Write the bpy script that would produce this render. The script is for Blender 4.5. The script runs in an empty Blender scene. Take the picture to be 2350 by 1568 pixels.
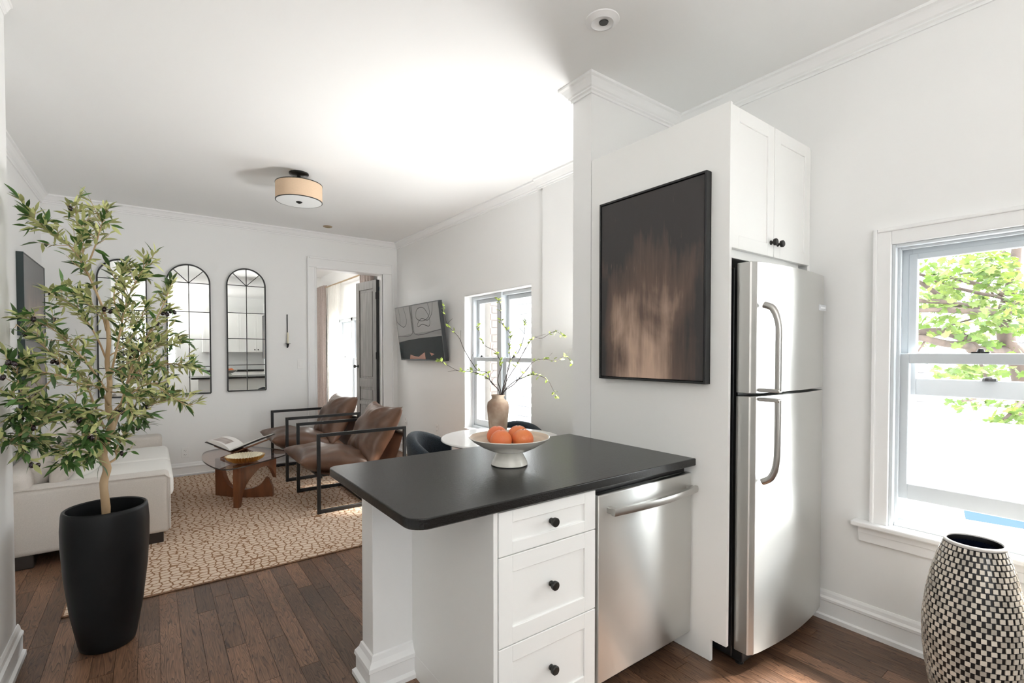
import bpy, bmesh, math, random
from mathutils import Vector, Matrix, noise
R = math.radians
PI = math.pi
C = bpy.context.scene.collection
scn = bpy.context.scene
rnd = random.Random(7)

# ---------------------------------------------------------------- camera, sky, exposure
FPX, PX, PY, YAW, PITCH, EYE = 1115.0, 1175.0, 830.7, 0.638, 0.0198, 1.40
cam_data = bpy.data.cameras.new('camera')
cam = bpy.data.objects.new('camera', cam_data)
C.objects.link(cam)
cam.location = (0, 0, EYE)
cam.rotation_euler = (PI / 2 - PITCH, 0, -YAW)
cam_data.sensor_width = 36
cam_data.lens = FPX / 2350 * 36
cam_data.shift_y = (PY - 784) / 2350
cam_data.clip_start = 0.05
scn.camera = cam

world = bpy.data.worlds.new('overcast_sky')
scn.world = world
world.use_nodes = True
wbg = world.node_tree.nodes['Background']
wbg.inputs[0].default_value = (0.93, 0.97, 1.0, 1)
wbg.inputs[1].default_value = 13.0

scn.view_settings.view_transform = 'Standard'
scn.view_settings.look = 'None'
scn.view_settings.gamma = 1
scn.view_settings.exposure = -0.08
scn.view_settings.use_curve_mapping = False
scn.cycles.max_bounces = 14
scn.cycles.diffuse_bounces = 8
scn.cycles.glossy_bounces = 6
scn.cycles.transmission_bounces = 8
scn.cycles.transparent_max_bounces = 16
scn.cycles.sample_clamp_indirect = 8


def area_light(name, loc, rot, sx, sy, power=0, color=(1, 1, 1), portal=False):
    ld = bpy.data.lights.new(name, 'AREA')
    ld.shape = 'RECTANGLE'
    ld.size, ld.size_y, ld.energy, ld.color = sx, sy, power, color
    if portal:
        ld.cycles.is_portal = True
    o = bpy.data.objects.new(name, ld)
    o.location, o.rotation_euler = loc, rot
    C.objects.link(o)
    return o


# daylight enters through the windows: portals tell the renderer where the sky is
area_light('portal_kitchen_window', (3.10, 0.36, 1.24), (0, R(90), 0), 1.40, 0.90, portal=True)
area_light('portal_living_window', (3.10, 4.13, 1.29), (0, R(90), 0), 1.56, 1.30, portal=True)
area_light('portal_bedroom_window', (3.10, 8.85, 1.25), (0, R(90), 0), 1.60, 1.50, portal=True)
area_light('portal_back_window', (0.10, -2.72, 1.60), (R(90), 0, 0), 0.90, 1.10, portal=True)
# two fill lights added out of view, one behind the camera and one behind the wall stub, both aimed at the ceiling
area_light('added_fill_behind_camera', (0.30, -1.1, 1.75), (R(180), 0, 0), 1.0, 1.0, 46, (1, 0.97, 0.94))
area_light('added_fill_behind_wall_stub', (2.50, 2.36, 1.15), Vector((-.75, .70, 1)).to_track_quat('-Z', 'Y').to_euler(), 0.36, 0.30, 29, (1, 0.985, 0.97)).data.spread = R(125)
area_light('added_bedroom_fill', (1.6, 8.2, 2.90), (0, 0, 0), 1.0, 1.0, 30, (1, 0.97, 0.94))  # unseen fill added to brighten the bedroom, no fixture there
sun_d = bpy.data.lights.new('hazy_sun', 'SUN')
sun_d.energy, sun_d.angle, sun_d.color = 26.0, R(9), (1, 0.93, 0.84)
sun = bpy.data.objects.new('hazy_sun', sun_d)
sun.rotation_euler = Vector((-1.0, 0.38, -1.15)).to_track_quat('-Z', 'Y').to_euler()
C.objects.link(sun)


# ---------------------------------------------------------------- helpers
FWD = Vector((math.sin(YAW) * math.cos(PITCH), math.cos(YAW) * math.cos(PITCH), -math.sin(PITCH)))
RGT = Vector((math.cos(YAW), -math.sin(YAW), 0))
UPV = RGT.cross(FWD)


def ray(x, y):
    return RGT * ((x - PX) / FPX) - UPV * ((y - PY) / FPX) + FWD


def at_y(x, y, Y):
    r = ray(x, y)
    return r * (Y / r.y) + Vector((0, 0, EYE))


def at_x(x, y, X):
    r = ray(x, y)
    return r * (X / r.x) + Vector((0, 0, EYE))


def at_z(x, y, Z):
    r = ray(x, y)
    return r * ((Z - EYE) / r.z) + Vector((0, 0, EYE))


def mat(name, color, rough=0.5, metal=0.0, spec=0.5, noise_amt=0.0, noise_scale=20.0, stretch=(1, 1, 1),
        bump=0.0, bump_scale=200.0, coat=0.0, trans=0.0, sheen=0.0, rand=0.0, aniso=0.0, sss=0.0, color2=None):
    m = bpy.data.materials.new(name)
    m.use_nodes = True
    nt = m.node_tree
    b = nt.nodes['Principled BSDF']
    b.inputs['Base Color'].default_value = (*color, 1)
    b.inputs['Roughness'].default_value = rough
    b.inputs['Metallic'].default_value = metal
    b.inputs['Specular IOR Level'].default_value = spec
    b.inputs['Coat Weight'].default_value = coat
    b.inputs['Transmission Weight'].default_value = trans
    b.inputs['Sheen Weight'].default_value = sheen
    b.inputs['Anisotropic'].default_value = aniso
    L = nt.links.new
    N = nt.nodes.new
    geo = None
    if noise_amt or bump or color2:
        tc = N('ShaderNodeTexCoord')
        mp = N('ShaderNodeMapping')
        mp.inputs['Scale'].default_value = stretch
        L(tc.outputs['Object'], mp.inputs[0])
        geo = mp
    col = None
    if noise_amt or color2:
        nz = N('ShaderNodeTexNoise')
        nz.inputs['Scale'].default_value = noise_scale
        nz.inputs['Detail'].default_value = 5
        L(geo.outputs[0], nz.inputs['Vector'])
        mx = N('ShaderNodeMix')
        mx.data_type = 'RGBA'
        c2 = color2 or tuple(max(0, c * (1 - noise_amt)) for c in color)
        mx.inputs[6].default_value = (*color, 1)
        mx.inputs[7].default_value = (*c2, 1)
        rp = N('ShaderNodeValToRGB')
        rp.color_ramp.elements[0].position = 0.35
        rp.color_ramp.elements[1].position = 0.65
        L(nz.outputs['Fac'], rp.inputs[0])
        L(rp.outputs[0], mx.inputs[0])
        col = mx.outputs[2]
    if rand:
        oi = N('ShaderNodeObjectInfo')
        gm = N('ShaderNodeNewGeometry')
        ad = N('ShaderNodeMath'); ad.operation = 'ADD'
        fr = N('ShaderNodeMath'); fr.operation = 'FRACT'
        L(oi.outputs['Random'], ad.inputs[0]); L(gm.outputs['Random Per Island'], ad.inputs[1])
        L(ad.outputs[0], fr.inputs[0])
        mr = N('ShaderNodeMapRange')
        mr.inputs['To Min'].default_value = 1 - rand
        mr.inputs['To Max'].default_value = 1 + rand
        L(fr.outputs[0], mr.inputs[0])
        hs = N('ShaderNodeHueSaturation')
        hs.inputs['Color'].default_value = (*color, 1)
        if col:
            L(col, hs.inputs['Color'])
        L(mr.outputs[0], hs.inputs['Value'])
        col = hs.outputs[0]
    if col:
        L(col, b.inputs['Base Color'])
    if bump:
        n2 = N('ShaderNodeTexNoise')
        n2.inputs['Scale'].default_value = bump_scale
        n2.inputs['Detail'].default_value = 3
        L(geo.outputs[0], n2.inputs['Vector'])
        bp = N('ShaderNodeBump')
        bp.inputs['Strength'].default_value = bump
        bp.inputs['Distance'].default_value = 0.002
        L(n2.outputs['Fac'], bp.inputs['Height'])
        L(bp.outputs[0], b.inputs['Normal'])
    return m


def glass_mat(name, tint=(1, 1, 1), refl=0.08, rough=0.0):
    m = bpy.data.materials.new(name)
    m.use_nodes = True
    nt = m.node_tree
    for n in list(nt.nodes):
        if n.type != 'OUTPUT_MATERIAL':
            nt.nodes.remove(n)
    out = [n for n in nt.nodes if n.type == 'OUTPUT_MATERIAL'][0]
    t = nt.nodes.new('ShaderNodeBsdfTransparent'); t.inputs[0].default_value = (*tint, 1)
    g = nt.nodes.new('ShaderNodeBsdfGlossy'); g.inputs['Roughness'].default_value = rough
    # Schlick reflectance from the unsigned angle, the same from both sides of a thin pane
    gm = nt.nodes.new('ShaderNodeNewGeometry')
    dt = nt.nodes.new('ShaderNodeVectorMath'); dt.operation = 'DOT_PRODUCT'
    nt.links.new(gm.outputs['Normal'], dt.inputs[0]); nt.links.new(gm.outputs['Incoming'], dt.inputs[1])
    prev = dt.outputs['Value']
    for op, v0, v1 in (('ABSOLUTE', None, None), ('SUBTRACT', 1.0, None), ('POWER', None, 5.0), ('MULTIPLY_ADD', None, .96)):
        mn = nt.nodes.new('ShaderNodeMath'); mn.operation = op
        if v0 is not None:
            mn.inputs[0].default_value = v0; nt.links.new(prev, mn.inputs[1])
        else:
            nt.links.new(prev, mn.inputs[0])
            if v1 is not None: mn.inputs[1].default_value = v1
        if op == 'MULTIPLY_ADD': mn.inputs[2].default_value = refl / 2
        prev = mn.outputs[0]
    lw = mn
    mx = nt.nodes.new('ShaderNodeMixShader')
    nt.links.new(lw.outputs[0], mx.inputs[0])
    nt.links.new(t.outputs[0], mx.inputs[1]); nt.links.new(g.outputs[0], mx.inputs[2])
    nt.links.new(mx.outputs[0], out.inputs[0])
    return m


def tag(o, label=None, cat=None, group=None, kind=None):
    if label: o['label'] = label
    if cat: o['category'] = cat
    if group: o['group'] = group
    if kind: o['kind'] = kind
    return o


def root(name, loc, label=None, cat=None, group=None, kind=None, rotz=0):
    o = bpy.data.objects.new(name, None)
    o.location = loc
    o.rotation_euler = (0, 0, rotz)
    o.empty_display_size = 0.1
    C.objects.link(o)
    return tag(o, label, cat, group, kind)


def link(name, me, m=None, parent=None, local=False, smooth=False):
    """local=True: vertices are already in the parent's frame; otherwise they are world coordinates"""
    if m is not None and not me.materials:
        me.materials.append(m)
    if smooth:
        me.shade_smooth()
    o = bpy.data.objects.new(name, me)
    C.objects.link(o)
    if parent is not None:
        o.parent = parent
        if not local:
            chain, p = [], parent
            while p is not None:
                chain.append(p); p = p.parent
            off = Vector((0, 0, 0))
            for q in reversed(chain):
                off = off + q.location + (q.matrix_parent_inverse.translation if q.parent is not None else Vector((0, 0, 0)))
            o.matrix_parent_inverse = Matrix.Translation(-off)
    return o


def box_bm(bm, x0, x1, y0, y1, z0, z1, bev=0.0, seg=1, M=None):
    r = bmesh.ops.create_cube(bm, size=1)
    vs = r['verts']
    for v in vs:
        v.co = Vector(((x0 + x1) / 2 + v.co.x * (x1 - x0), (y0 + y1) / 2 + v.co.y * (y1 - y0), (z0 + z1) / 2 + v.co.z * (z1 - z0)))
    if bev:
        es = list({e for v in vs for e in v.link_edges})
        rr = bmesh.ops.bevel(bm, geom=es, offset=bev, segments=seg, affect='EDGES', profile=0.5)
        vs = list({v for v in rr['verts']} | {v for v in vs if v.is_valid})
    if M:
        bmesh.ops.transform(bm, matrix=M, verts=[v for v in vs if v.is_valid])
    return vs


def fin(bm, name='mesh'):
    me = bpy.data.meshes.new(name)
    bmesh.ops.recalc_face_normals(bm, faces=bm.faces)
    bm.to_mesh(me)
    bm.free()
    return me


def boxes(lst, bev=0.0, seg=1):
    bm = bmesh.new()
    for b in lst:
        box_bm(bm, *b, bev=bev, seg=seg)
    return fin(bm)


def tube_bm(bm, pts, rad, seg=8, caps=True, square=False):
    pts = [Vector(p) for p in pts]
    n = len(pts)
    if not hasattr(rad, '__len__'):
        rad = [rad] * n
    rings = []
    t0 = (pts[1] - pts[0]).normalized()
    ref = Vector((0, 0, 1)) if abs(t0.z) < 0.9 else Vector((0, 1, 0))
    u = t0.cross(ref).normalized()
    for i in range(n):
        if i == 0: t = pts[1] - pts[0]
        elif i == n - 1: t = pts[-1] - pts[-2]
        else: t = (pts[i + 1] - pts[i]).normalized() + (pts[i] - pts[i - 1]).normalized()
        t.normalize()
        u = (u - t * u.dot(t)).normalized()
        w = t.cross(u)
        ring = [bm.verts.new(pts[i] + (u * math.cos(2 * PI * k / seg) + w * math.sin(2 * PI * k / seg)) * rad[i]) for k in range(seg)]
        rings.append(ring)
    for a, b in zip(rings, rings[1:]):
        for k in range(seg):
            bm.faces.new((a[k], a[(k + 1) % seg], b[(k + 1) % seg], b[k]))
    if caps:
        bm.faces.new(rings[0][::-1])
        bm.faces.new(rings[-1])


def tubes(lst, seg=8):
    bm = bmesh.new()
    for pts, r in lst:
        tube_bm(bm, pts, r, seg)
    return fin(bm)


def smooth_path(pts, n=6):
    P = [Vector(p) for p in pts]
    P = [P[0] * 2 - P[1]] + P + [P[-1] * 2 - P[-2]]
    out = []
    for i in range(1, len(P) - 2):
        for k in range(n):
            t = k / n
            a, b, c, d = P[i - 1], P[i], P[i + 1], P[i + 2]
            out.append(0.5 * ((2 * b) + (c - a) * t + (2 * a - 5 * b + 4 * c - d) * t * t + (3 * b - 3 * c + d - a) * t ** 3))
    out.append(P[-2])
    return out


def lathe_bm(bm, prof, seg=32, at=(0, 0, 0), ax=None, cap=False):
    rings = []
    at = Vector(at)
    for r, z in prof:
        if r < 1e-6:
            rings.append([bm.verts.new(at + Vector((0, 0, z)))])
        else:
            rings.append([bm.verts.new(at + Vector((r * math.cos(2 * PI * k / seg), r * math.sin(2 * PI * k / seg), z))) for k in range(seg)])
    for a, b in zip(rings, rings[1:]):
        for k in range(seg):
            k2 = (k + 1) % seg
            if len(a) == 1 and len(b) == 1: continue
            if len(a) == 1: bm.faces.new((a[0], b[k2], b[k]))
            elif len(b) == 1: bm.faces.new((a[k], a[k2], b[0]))
            else: bm.faces.new((a[k], a[k2], b[k2], b[k]))
    vs = [v for rg in rings for v in rg]
    if ax is not None:
        q = Vector((0, 0, 1)).rotation_difference(Vector(ax)).to_matrix().to_4x4()
        bmesh.ops.transform(bm, matrix=Matrix.Translation(at) @ q @ Matrix.Translation(-at), verts=vs)
    return vs


def lathe(prof, seg=32, at=(0, 0, 0), ax=None):
    bm = bmesh.new()
    lathe_bm(bm, prof, seg, at, ax)
    return fin(bm)


def smooth_angle(o, deg=40):
    me = o.data
    me.shade_smooth()
    try:
        me.set_sharp_from_angle(angle=R(deg))
    except Exception:
        pass
    return o


def extrude_profile(prof, p0, p1, out):
    """prof: (distance from wall, height) pairs; swept from p0 to p1; out = unit vector away from the wall"""
    bm = bmesh.new()
    p0, p1, out = Vector(p0), Vector(p1), Vector(out)
    A = [bm.verts.new(p0 + out * d + Vector((0, 0, z))) for d, z in prof]
    B = [bm.verts.new(p1 + out * d + Vector((0, 0, z))) for d, z in prof]
    n = len(prof)
    for i in range(n):
        j = (i + 1) % n
        bm.faces.new((A[i], A[j], B[j], B[i]))
    bm.faces.new(A[::-1]); bm.faces.new(B)
    return fin(bm)


def mitred(prof, path, outs):
    """profile swept along path; outs[i] is the (already mitred) outward step at each path point"""
    bm = bmesh.new()
    rings = []
    for p, o_ in zip(path, outs):
        rings.append([bm.verts.new((p[0] + o_[0] * d, p[1] + o_[1] * d, z)) for d, z in prof])
    n = len(prof)
    for a, b in zip(rings, rings[1:]):
        for i in range(n):
            j = (i + 1) % n
            bm.faces.new((a[i], a[j], b[j], b[i]))
    bm.faces.new(rings[0][::-1]); bm.faces.new(rings[-1])
    return fin(bm)


def copy_tree(o, parent=None):
    c = o.copy()
    C.objects.link(c)
    if parent is not None:
        c.parent = parent
    for ch in list(o.children):
        copy_tree(ch, c)
    return c


# ---------------------------------------------------------------- materials
M_wall = mat('wall_paint', (0.86, 0.865, 0.86), 0.55, spec=0.3, bump=0.05, bump_scale=90)
M_ceil = mat('ceiling_paint', (0.88, 0.885, 0.88), 0.7, spec=0.2)
M_trim = mat('trim_paint', (0.88, 0.885, 0.885), 0.35, spec=0.4)
M_cab = mat('cabinet_paint', (0.88, 0.885, 0.87), 0.35, spec=0.4)
M_black = mat('black_metal', (0.012, 0.013, 0.014), 0.45, spec=0.5)
M_knob = mat('dark_bronze', (0.03, 0.03, 0.028), 0.35, metal=0.6)
M_granite = mat('leathered_black_granite', (0.012, 0.012, 0.0115), 0.27, spec=0.42, noise_amt=0.5, noise_scale=350, bump=0.32, bump_scale=160)
M_steel = mat('brushed_steel', (0.68, 0.68, 0.66), 0.34, metal=1.0, aniso=0.95)
_nt = M_steel.node_tree
_tg = _nt.nodes.new('ShaderNodeTangent'); _tg.direction_type = 'RADIAL'; _tg.axis = 'Z'
_nt.nodes['Principled BSDF'].inputs['Anisotropic Rotation'].default_value = .25
_nt.links.new(_tg.outputs[0], _nt.nodes['Principled BSDF'].inputs['Tangent'])
M_steel2 = mat('steel_edge', (0.42, 0.42, 0.41), 0.35, metal=1.0)
M_steelh = mat('satin_steel_handle', (0.52, 0.51, 0.49), 0.28, metal=1.0)
M_glass = glass_mat('window_glass')
M_mirror = mat('mirror_glass', (0.9, 0.92, 0.91), 0.0, metal=1.0)
M_vinyl = mat('window_vinyl', (0.62, 0.66, 0.69), 0.4, spec=0.4)

# ---------------------------------------------------------------- the room shell
CZ = 2.95                 # ceiling height
XR = 2.84                 # right (street) wall
YF = 6.60                 # far wall of the living room
XL = -0.500               # near left wall
XLL = -0.86               # left wall of the living room
YJ = 3.11                 # where the near left wall ends
YB = -2.60                # back wall behind the camera


def struct(name, me, m, parent=None, **k):
    o = link(name, me, m, parent, **k)
    if parent is None:
        o['kind'] = 'structure'
    return o


struct('ceiling', boxes([(-1.4, 3.14, YB - .12, 10.6, CZ, CZ + .12)]), M_ceil)
# right wall with its three window openings
wr = []
WIN = [(-0.06, 0.787, 0.565, 1.911), (3.52, 4.74, 0.53, 2.037), (8.10, 9.60, 0.45, 2.03)]
yy = YB
for a, b, z0, z1 in WIN:
    wr.append((XR, XR + .28, yy, a, 0, CZ))
    wr.append((XR, XR + .28, a, b, 0, z0))
    wr.append((XR, XR + .28, a, b, z1, CZ))
    yy = b
wr.append((XR, XR + .28, yy, 10.6, 0, CZ))
struct('wall_right', boxes(wr), M_wall)
struct('wall_far', boxes([(XLL - .1, 1.72, YF, YF + .14, 0, CZ), (2.62, XR, YF, YF + .14, 0, CZ), (1.72, 2.62, YF, YF + .14, 2.50, CZ)]), M_wall)
struct('wall_left_near', boxes([(XL - .3, XL - .012, YB, YJ, 0, CZ)]), M_wall)
struct('wall_left', boxes([(XLL - .12, XLL, YJ - .1, YF, 0, CZ)]), M_wall)
struct('wall_back', boxes([(-1.2, -0.35, YB - .12, YB, 0, CZ), (0.55, XR + .2, YB - .12, YB, 0, CZ), (-0.35, 0.55, YB - .12, YB, 2.15, CZ), (-0.35, 0.55, YB - .12, YB, 0, 1.05)]), M_wall)
struct('wall_stub', boxes([(2.015, XR, 1.965, 2.11, 0, CZ)]), M_wall)
struct('wall_bedroom_left', boxes([(0.8, 0.92, YF + .14, 10.6, 0, CZ)]), M_wall)
struct('wall_bedroom_far', boxes([(0.8, XR, 10.5, 10.6, 0, CZ)]), M_wall)
struct('wall_pilaster', boxes([(2.815, XR, 2.11, 3.34, 0, CZ)]), M_wall)

# crown and base mouldings
CROWN = [(0, CZ), (0.065, CZ), (0.065, CZ - .014), (0.052, CZ - .02), (0.04, CZ - .034), (0.028, CZ - .052), (0.02, CZ - .058),
         (0.02, CZ - .066), (0.010, CZ - .072), (0.010, CZ - .085), (0, CZ - .085)]
BASE = [(0, 0), (0.030, 0), (0.030, 0.022), (0.018, 0.028), (0.018, 0.095), (0.022, 0.10), (0.022, 0.112), (0.013, 0.122), (0.010, 0.138), (0.004, 0.15), (0, 0.15)]
RX, RY, LX, LY = (-1, 0, 0), (0, -1, 0), (1, 0, 0), (0, 1, 0)
runs = [('trim', CROWN, (XR, -2.6, 0), (XR, 1.965, 0), RX), ('trim', CROWN, (2.815, 2.11, 0), (2.815, 3.40, 0), RX), ('trim', CROWN, (XR, 3.34, 0), (XR, YF, 0), RX),
        ('trim', CROWN, (XLL, YF, 0), (XR, YF, 0), RY), ('trim', CROWN, (XLL, YJ, 0), (XLL, YF, 0), LX),
        ('trim', [(d * .45, CZ - (CZ - z) * .6) for d, z in CROWN], (XL - .012, YB, 0), (XL - .012, YJ, 0), LX)]
for i, (nm, pr, a, b, o_) in enumerate(runs):
    struct('trim_%d' % (i + 1), extrude_profile(pr, a, b, o_), M_trim)
struct('trim_15', mitred(CROWN, [(XR, 1.965), (2.015, 1.965), (2.015, 2.11), (XR, 2.11)], [(0, -1), (-1, -1), (-1, 1), (0, 1)]), M_trim)
struct('baseboard_right', extrude_profile(BASE, (XR, YB, 0), (XR, 1.96, 0), RX), M_trim)
struct('baseboard_living_right', extrude_profile(BASE, (XR, 3.34, 0), (XR, YF, 0), RX), M_trim)
struct('baseboard_far', extrude_profile(BASE, (XLL, YF, 0), (1.62, YF, 0), RY), M_trim)
struct('baseboard_left_near', extrude_profile(BASE, (XL - .012, YB, 0), (XL - .012, YJ + .02, 0), LX), M_trim)
struct('baseboard_left', extrude_profile(BASE, (XLL, YJ, 0), (XLL, YF, 0), LX), M_trim)


# floor: sub-floor with separate planks; boards run away from the camera along Y
def plank_material():
    m = bpy.data.materials.new('dark_oak')
    m.use_nodes = True
    nt = m.node_tree
    b = nt.nodes['Principled BSDF']
    N, L = nt.nodes.new, nt.links.new
    oi, gm = N('ShaderNodeObjectInfo'), N('ShaderNodeNewGeometry')
    ad = N('ShaderNodeMath'); ad.operation = 'ADD'
    fr = N('ShaderNodeMath'); fr.operation = 'FRACT'
    L(oi.outputs['Random'], ad.inputs[0]); L(gm.outputs['Random Per Island'], ad.inputs[1]); L(ad.outputs[0], fr.inputs[0])
    # grain in world space, shifted per board
    off = N('ShaderNodeVectorMath'); off.operation = 'SCALE'; off.inputs[0].default_value = (13.7, 31.1, 7.3)
    L(fr.outputs[0], off.inputs['Scale'])
    pos = N('ShaderNodeVectorMath'); pos.operation = 'ADD'
    L(gm.outputs['Position'], pos.inputs[0]); L(off.outputs[0], pos.inputs[1])
    mp = N('ShaderNodeMapping'); mp.inputs['Scale'].default_value = (9, 0.9, 1)
    L(pos.outputs[0], mp.inputs[0])
    n1 = N('ShaderNodeTexNoise'); n1.inputs['Scale'].default_value = 2.2; n1.inputs['Detail'].default_value = 2; n1.inputs['Distortion'].default_value = 0.6
    L(mp.outputs[0], n1.inputs['Vector'])
    rg = N('ShaderNodeMath'); rg.operation = 'MULTIPLY'; rg.inputs[1].default_value = 17
    L(n1.outputs['Fac'], rg.inputs[0])
    pp = N('ShaderNodeMath'); pp.operation = 'FRACT'
    L(rg.outputs[0], pp.inputs[0])
    rp = N('ShaderNodeValToRGB')
    e = rp.color_ramp.elements
    e[0].position = 0.0; e[0].color = (0.028, 0.014, 0.008, 1)
    e[1].position = 1.0; e[1].color = (0.150, 0.085, 0.052, 1)
    e.new(0.25).color = (0.110, 0.060, 0.036, 1)
    L(pp.outputs[0], rp.inputs[0])
    mp2 = N('ShaderNodeMapping'); mp2.inputs['Scale'].default_value = (60, 3, 1)
    L(pos.outputs[0], mp2.inputs[0])
    n2 = N('ShaderNodeTexNoise'); n2.inputs['Scale'].default_value = 4; n2.inputs['Detail'].default_value = 5
    L(mp2.outputs[0], n2.inputs['Vector'])
    mx = N('ShaderNodeMix'); mx.data_type = 'RGBA'; mx.blend_type = 'MULTIPLY'; mx.inputs[0].default_value = 0.7
    L(rp.outputs[0], mx.inputs[6])
    r2 = N('ShaderNodeValToRGB'); r2.color_ramp.elements[0].position = 0.3; r2.color_ramp.elements[0].color = (0.45, 0.42, 0.4, 1)
    r2.color_ramp.elements[1].position = 0.65; r2.color_ramp.elements[1].color = (1.25, 1.22, 1.2, 1)
    L(n2.outputs['Fac'], r2.inputs[0]); L(r2.outputs[0], mx.inputs[7])
    mr = N('ShaderNodeMapRange'); mr.inputs['To Min'].default_value = 0.75; mr.inputs['To Max'].default_value = 1.75
    L(fr.outputs[0], mr.inputs[0])
    # worn patches
    n3 = N('ShaderNodeTexNoise'); n3.inputs['Scale'].default_value = 1.3; n3.inputs['Detail'].default_value = 4
    L(gm.outputs['Position'], n3.inputs['Vector'])
    mr3 = N('ShaderNodeMapRange'); mr3.inputs['From Min'].default_value = .35; mr3.inputs['From Max'].default_value = .65
    mr3.inputs['To Min'].default_value = 0.75; mr3.inputs['To Max'].default_value = 1.35
    L(n3.outputs['Fac'], mr3.inputs[0])
    mu = N('ShaderNodeMath'); mu.operation = 'MULTIPLY'
    L(mr.outputs[0], mu.inputs[0]); L(mr3.outputs[0], mu.inputs[1])
    hs = N('ShaderNodeHueSaturation')
    L(mx.outputs[2], hs.inputs['Color']); L(mu.outputs[0], hs.inputs['Value'])
    L(hs.outputs[0], b.inputs['Base Color'])
    b.inputs['Roughness'].default_value = 0.3
    rr = N('ShaderNodeMapRange'); rr.inputs['To Min'].default_value = 0.26; rr.inputs['To Max'].default_value = 0.46
    L(n2.outputs['Fac'], rr.inputs[0]); L(rr.outputs[0], b.inputs['Roughness'])
    bp = N('ShaderNodeBump'); bp.inputs['Strength'].default_value = 0.25; bp.inputs['Distance'].default_value = 0.002
    L(n2.outputs['Fac'], bp.inputs['Height']); L(bp.outputs[0], b.inputs['Normal'])
    return m


M_floor = plank_material()
M_sub = mat('floor_joint', (0.012, 0.008, 0.006), 0.8)
floor = struct('floor', boxes([(-1.4, 3.14, YB - .12, 10.6, -0.10, -0.008)]), M_sub)
PW = 0.083
unit = boxes([(-0.5, 0.5, -0.5, 0.5, -0.5, 0.5)])
unit.materials.append(M_floor)
bmr = bmesh.new()
prnd = random.Random(11)
n_pl = 0
row = 0
x = -0.98
vis = []
while x < XR - 0.01:
    y = YB + prnd.uniform(0, 0.5)
    y0 = YB
    while y0 < 10.5:
        y1 = min(y0 + prnd.uniform(0.55, 1.25) if y0 > YB else y, 10.5)
        cx, cy = x + PW / 2, (y0 + y1) / 2
        shown = ((-0.55 < cx < 0.75 and 1.55 < y1 and y0 < 4.45 and not (cx > -0.2 and y0 > 3.75)) or (cx > 0.55 and 1.2 < y1 and y0 < 1.9 and cx < 0.95)
                 or (1.1 < cx < 2.84 and -0.1 < y0 + .6 and y0 < 1.30))
        if y1 - y0 > 0.05:
            if shown and n_pl < 298:
                o = bpy.data.objects.new('plank', unit)
                o.location = (cx, cy, -0.005)
                o.scale = (PW - 0.0016, y1 - y0 - 0.0016, 0.010)
                o.parent = floor
                C.objects.link(o)
                n_pl += 1
            else:
                box_bm(bmr, x + .0008, x + PW - .0008, y0 + .0008, y1 - .0008, -0.010, 0)
        y0 = y1
    x += PW
o = link('planking', fin(bmr), M_floor, floor)
o['kind'] = 'stuff'

# ---------------------------------------------------------------- kitchen window (window_1)
w1 = root('window_1', (XR, 0.36, 0.565), kind='structure')
ya, yb, za, zb = -0.06, 0.787, 0.565, 1.911
# casing with a raised outer bead
link('casing', boxes([(XR - .020, XR, yb, yb + .067, za, zb + .075), (XR - .020, XR, ya - .078, ya, za, zb + .075), (XR - .020, XR, ya, yb, zb, zb + .075),
                      (XR - .030, XR, yb + .055, yb + .071, za, zb + .080), (XR - .030, XR, ya - .083, ya - .065, za, zb + .080), (XR - .0295, XR, ya - .064, yb + .054, zb + .062, zb + .0795)], 0.004, 2), M_trim, w1)
link('jamb', boxes([(XR - .006, XR + .24, yb - .014, yb, za, zb), (XR - .006, XR + .24, ya, ya + .014, za, zb), (XR - .006, XR + .24, ya + .014, yb - .014, zb - .014, zb - .0005), (XR + .02, XR + .26, ya + .0145, yb - .0145, za + .0005, za + .016),
                    (XR + .10, XR + .2, yb - .05, yb, za, zb), (XR + .10, XR + .2, ya, ya + .05, za, zb), (XR + .10, XR + .2, ya + .05, yb - .05, zb - .055, zb),
                    (XR + .028, XR + .04, yb - .026, yb, za, zb), (XR + .028, XR + .04, ya, ya + .026, za, zb), (XR + .028, XR + .04, ya + .026, yb - .026, zb - .026, zb)], 0.002), M_vinyl, w1)
link('sill', boxes([(XR - .062, XR + .03, ya - .14, yb + .140, .543, .567)], 0.006, 2), M_trim, w1)
link('apron', boxes([(XR - .020, XR, ya - .11, yb + .118, .462, .543), (XR - .026, XR, ya - .11, yb + .118, .505, .543)], 0.004, 2), M_trim, w1)


def sash(parent, x0, x1, y0, y1, z0, z1, st, bot, top, lock=True):
    s = link('sash', boxes([(x0, x1, y0, y0 + st, z0, z1), (x0, x1, y1 - st, y1, z0, z1), (x0, x1, y0 + st, y1 - st, z0, z0 + bot), (x0, x1, y0 + st, y1 - st, z1 - top, z1)], 0.003, 1), M_vinyl, parent)
    xm = (x0 + x1) / 2
    link('pane', boxes([(xm - .002, xm + .002, y0 + st - .004, y1 - st + .004, z0 + bot - .004, z1 - top + .004)]), M_glass, s)
    if lock:
        bm = bmesh.new()
        ym = (y0 + y1) / 2 + .12
        box_bm(bm, x0 + .004, x1 - .002, ym - .03, ym + .03, z1, z1 + .007, bev=.002)
        lathe_bm(bm, [(0, .022), (.010, .020), (.014, .007), (.016, 0)], 12, (xm, ym, z1))
        link('lock', fin(bm), M_black, s)
    return s


sash(w1, XR + .045, XR + .080, ya + .014, yb - .012, .699, 1.395, .045, .075, .048)
sash(w1, XR + .095, XR + .125, ya + .03, yb - .038, 1.195, 1.872, .034, .080, .030, lock=False)
bm = bmesh.new()
lathe_bm(bm, [(.026, 0), (.024, .010), (.018, .016), (0, .018)], 12, (XR + .098, .46, 1.275))
link('lock', fin(bm), M_black, w1)

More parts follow.
